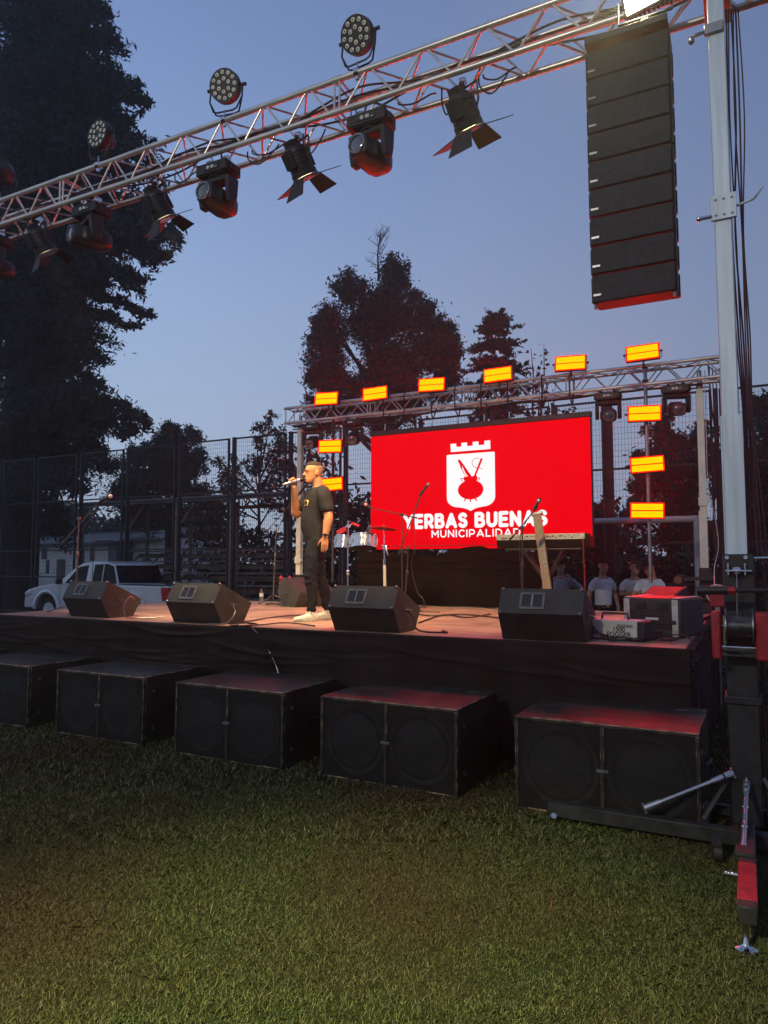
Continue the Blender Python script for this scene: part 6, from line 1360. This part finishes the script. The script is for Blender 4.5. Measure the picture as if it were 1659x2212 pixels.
# cables down the mast
MCAB = mat('dusty maroon black cable', (.045, .022, .024), .5, scale=20)  # reddish tint mixed into the black cable colour
rr = random.Random(9)
for i in range(7):
    w_ = rr.uniform(-5, 5)
    P = [q(1564 + i * 5, 20, 5.05), q(1568 + i * 6 + w_, 250, 4.95), q(1574 + i * 6 - w_, 500, 4.93), q(1590 + i * 5, 720, 4.92), q(1606 + i * 3.5, 910, 4.92), q(1613 + i * 6 + w_, 1150, 4.92), q(1622 + i * 8 - w_, 1350, 4.92), q(1632 + i * 7, 1500, 4.92)]
    e = onZ(1650 + i * 5, 1560, 0); P.append(V((P[-1].x + .02, 4.92, .02)))
    cable('black cable running down beside the lifting mast, ' + ['nearest the tube', 'second from the tube', 'third from the tube', 'fourth from the tube', 'fifth from the tube', 'sixth from the tube', 'farthest from the tube'][i], P, .0065 if i % 2 else .005, MCAB, group='cables hanging down the lifting mast')
cable('thin white cord dangling beside the right tower', [q(1522, 800, 9.4), q(1526, 950, 9.4), q(1530, 1050, 9.4), q(1545, 1120, 9.4), q(1552, 1180, 9.4), q(1543, 1230, 9.4), q(1545, 1285, 9.0)], .006, WCABLE)
cable('black feed cable behind the right tower reaching the ground', [q(1530, 790, 10.4), q(1540, 900, 10.4), q(1556, 1000, 10.4), q(1562, 1200, 10.4), q(1570, 1330, 10.4)], .010)
for i in range(4): cable('black cable dangling behind the right tower, strand ' + 'one two three four'.split()[i], [q(1532 + i * 7, 795, 10.5), q(1535 + i * 8, 900, 10.5), q(1546 + i * 5 + 4 * (i % 2), 1050, 10.5), q(1560 + i * 4, 1180, 10.5), q(1562 + i * 6, 1320, 10.5)], .008, group='cables behind the right tower')
cable('yellowish cord at the back of the stage side cloth', [q(1563, 1330, 6.6), q(1566, 1390, 6.6), q(1575, 1420, 6.6), q(1570, 1450, 6.6), q(1580, 1480, 6.6)], .005, mat('yellow cord', (.30, .28, .12), .5, scale=20))
# cables along and under the front truss
for i in range(4):
    P = []; 
    for k in range(24): x = -9.5 + k * .42; P.append((x, FY + .12 + .05 * math.sin(k * 1.3 + i), FZ + .075 + .03 * i + .045 * math.sin(k * (1.1 + .2 * i) + i * 2)))
    cable('black cable laid along inside the front truss, strand ' + 'one two three four'.split()[i], P, .009, group='cables inside the front truss')
def loop(x0, x1, drop, i, lab): cable(lab, [(x0, FY + .10, FZ - .02), (x0 + .1 * (x1 - x0), FY + .08, FZ - drop * .6), ((x0 + x1) / 2, FY + .06, FZ - drop), (x1 - .1 * (x1 - x0), FY + .08, FZ - drop * .55), (x1, FY + .12, FZ - .03)], .007, group='cable loops hanging under the front truss')
for i, (a, c_, dp) in enumerate(((535, 600, .20), (545, 625, .13), (860, 940, .10), (1035, 1100, .22), (1045, 1115, .12), (380, 425, .14), (250, 300, .10), (655, 700, .25), (955, 985, .28))):
    loop(q(a, 300, FY + .1).x, q(c_, 300, FY + .1).x, dp, i, 'drooping black cable loop under the front truss, ' + ['left of the middle barn door lamp', 'wider one left of the middle lamp', 'left of the last lamp', 'long one right of the last lamp', 'short one right of the last lamp', 'right of the big conifer', 'in front of the big conifer', 'right of the middle barn door lamp', 'beside the last lamp'][i])
for i in range(3):
    P = [(-6.9 + k * .34, BY + .1 + .03 * math.sin(k + i), BZ - .035 - .03 * abs(math.sin(k * (.8 + .2 * i) + i))) for k in range(20)]
    cable('black cable tied along the underside of the rear truss, strand ' + 'one two three'.split()[i], P, .009, group='cables under the rear truss')
tag(MB().tube((0, 0, 0), (.004, .01, .05), .0016, n=6).build('drinking_straw', mat('red straw', (.35, .05, .04), .4, scale=9), None), 'tiny red straw standing in the grass in the lower right', 'straw').location = onZ(1190, 1965, 0)
# grey board leaning at the lower right edge
r = thing('grey_board', 'weathered grey board lying on the grass at the lower right edge', 'board', (.36, 3.9, .0)); b = MB(); b.box((.12, -.1, .12), (.16, .95, .22), rotM('Y', 8) @ rotM('Z', -6)); b.build('board', mat('weathered grey wood', (.13, .13, .125), .8, scale=6, stretch=(6, .6, 6), bump=.3), r, bevel=.005)
b = MB(); b.box((.12, -.35, .0), (.12, .08, .03)); b.build('foot', WOOD, r)

# ---------------------------------------------------------------- thin haze volume added for lens glare round lamps and lifted blacks
hz_ = MB(); hz_.box((-14, 14, 17), (110, 76, 36.4)); m = bpy.data.materials.new('haze'); m.use_nodes = True; t = m.node_tree
t.nodes.remove(t.nodes['Principled BSDF']); pv = t.nodes.new('ShaderNodeVolumePrincipled'); pv.inputs['Density'].default_value = .0023; pv.inputs['Color'].default_value = (.9, .9, .92, 1); pv.inputs['Anisotropy'].default_value = .72
t.links.new(pv.outputs[0], t.nodes['Material Output'].inputs['Volume'])
tag(hz_.build('haze', m, None, smooth=0), 'thin haze volume added for glow round lamps and lifted blacks', 'haze', kind='stuff')
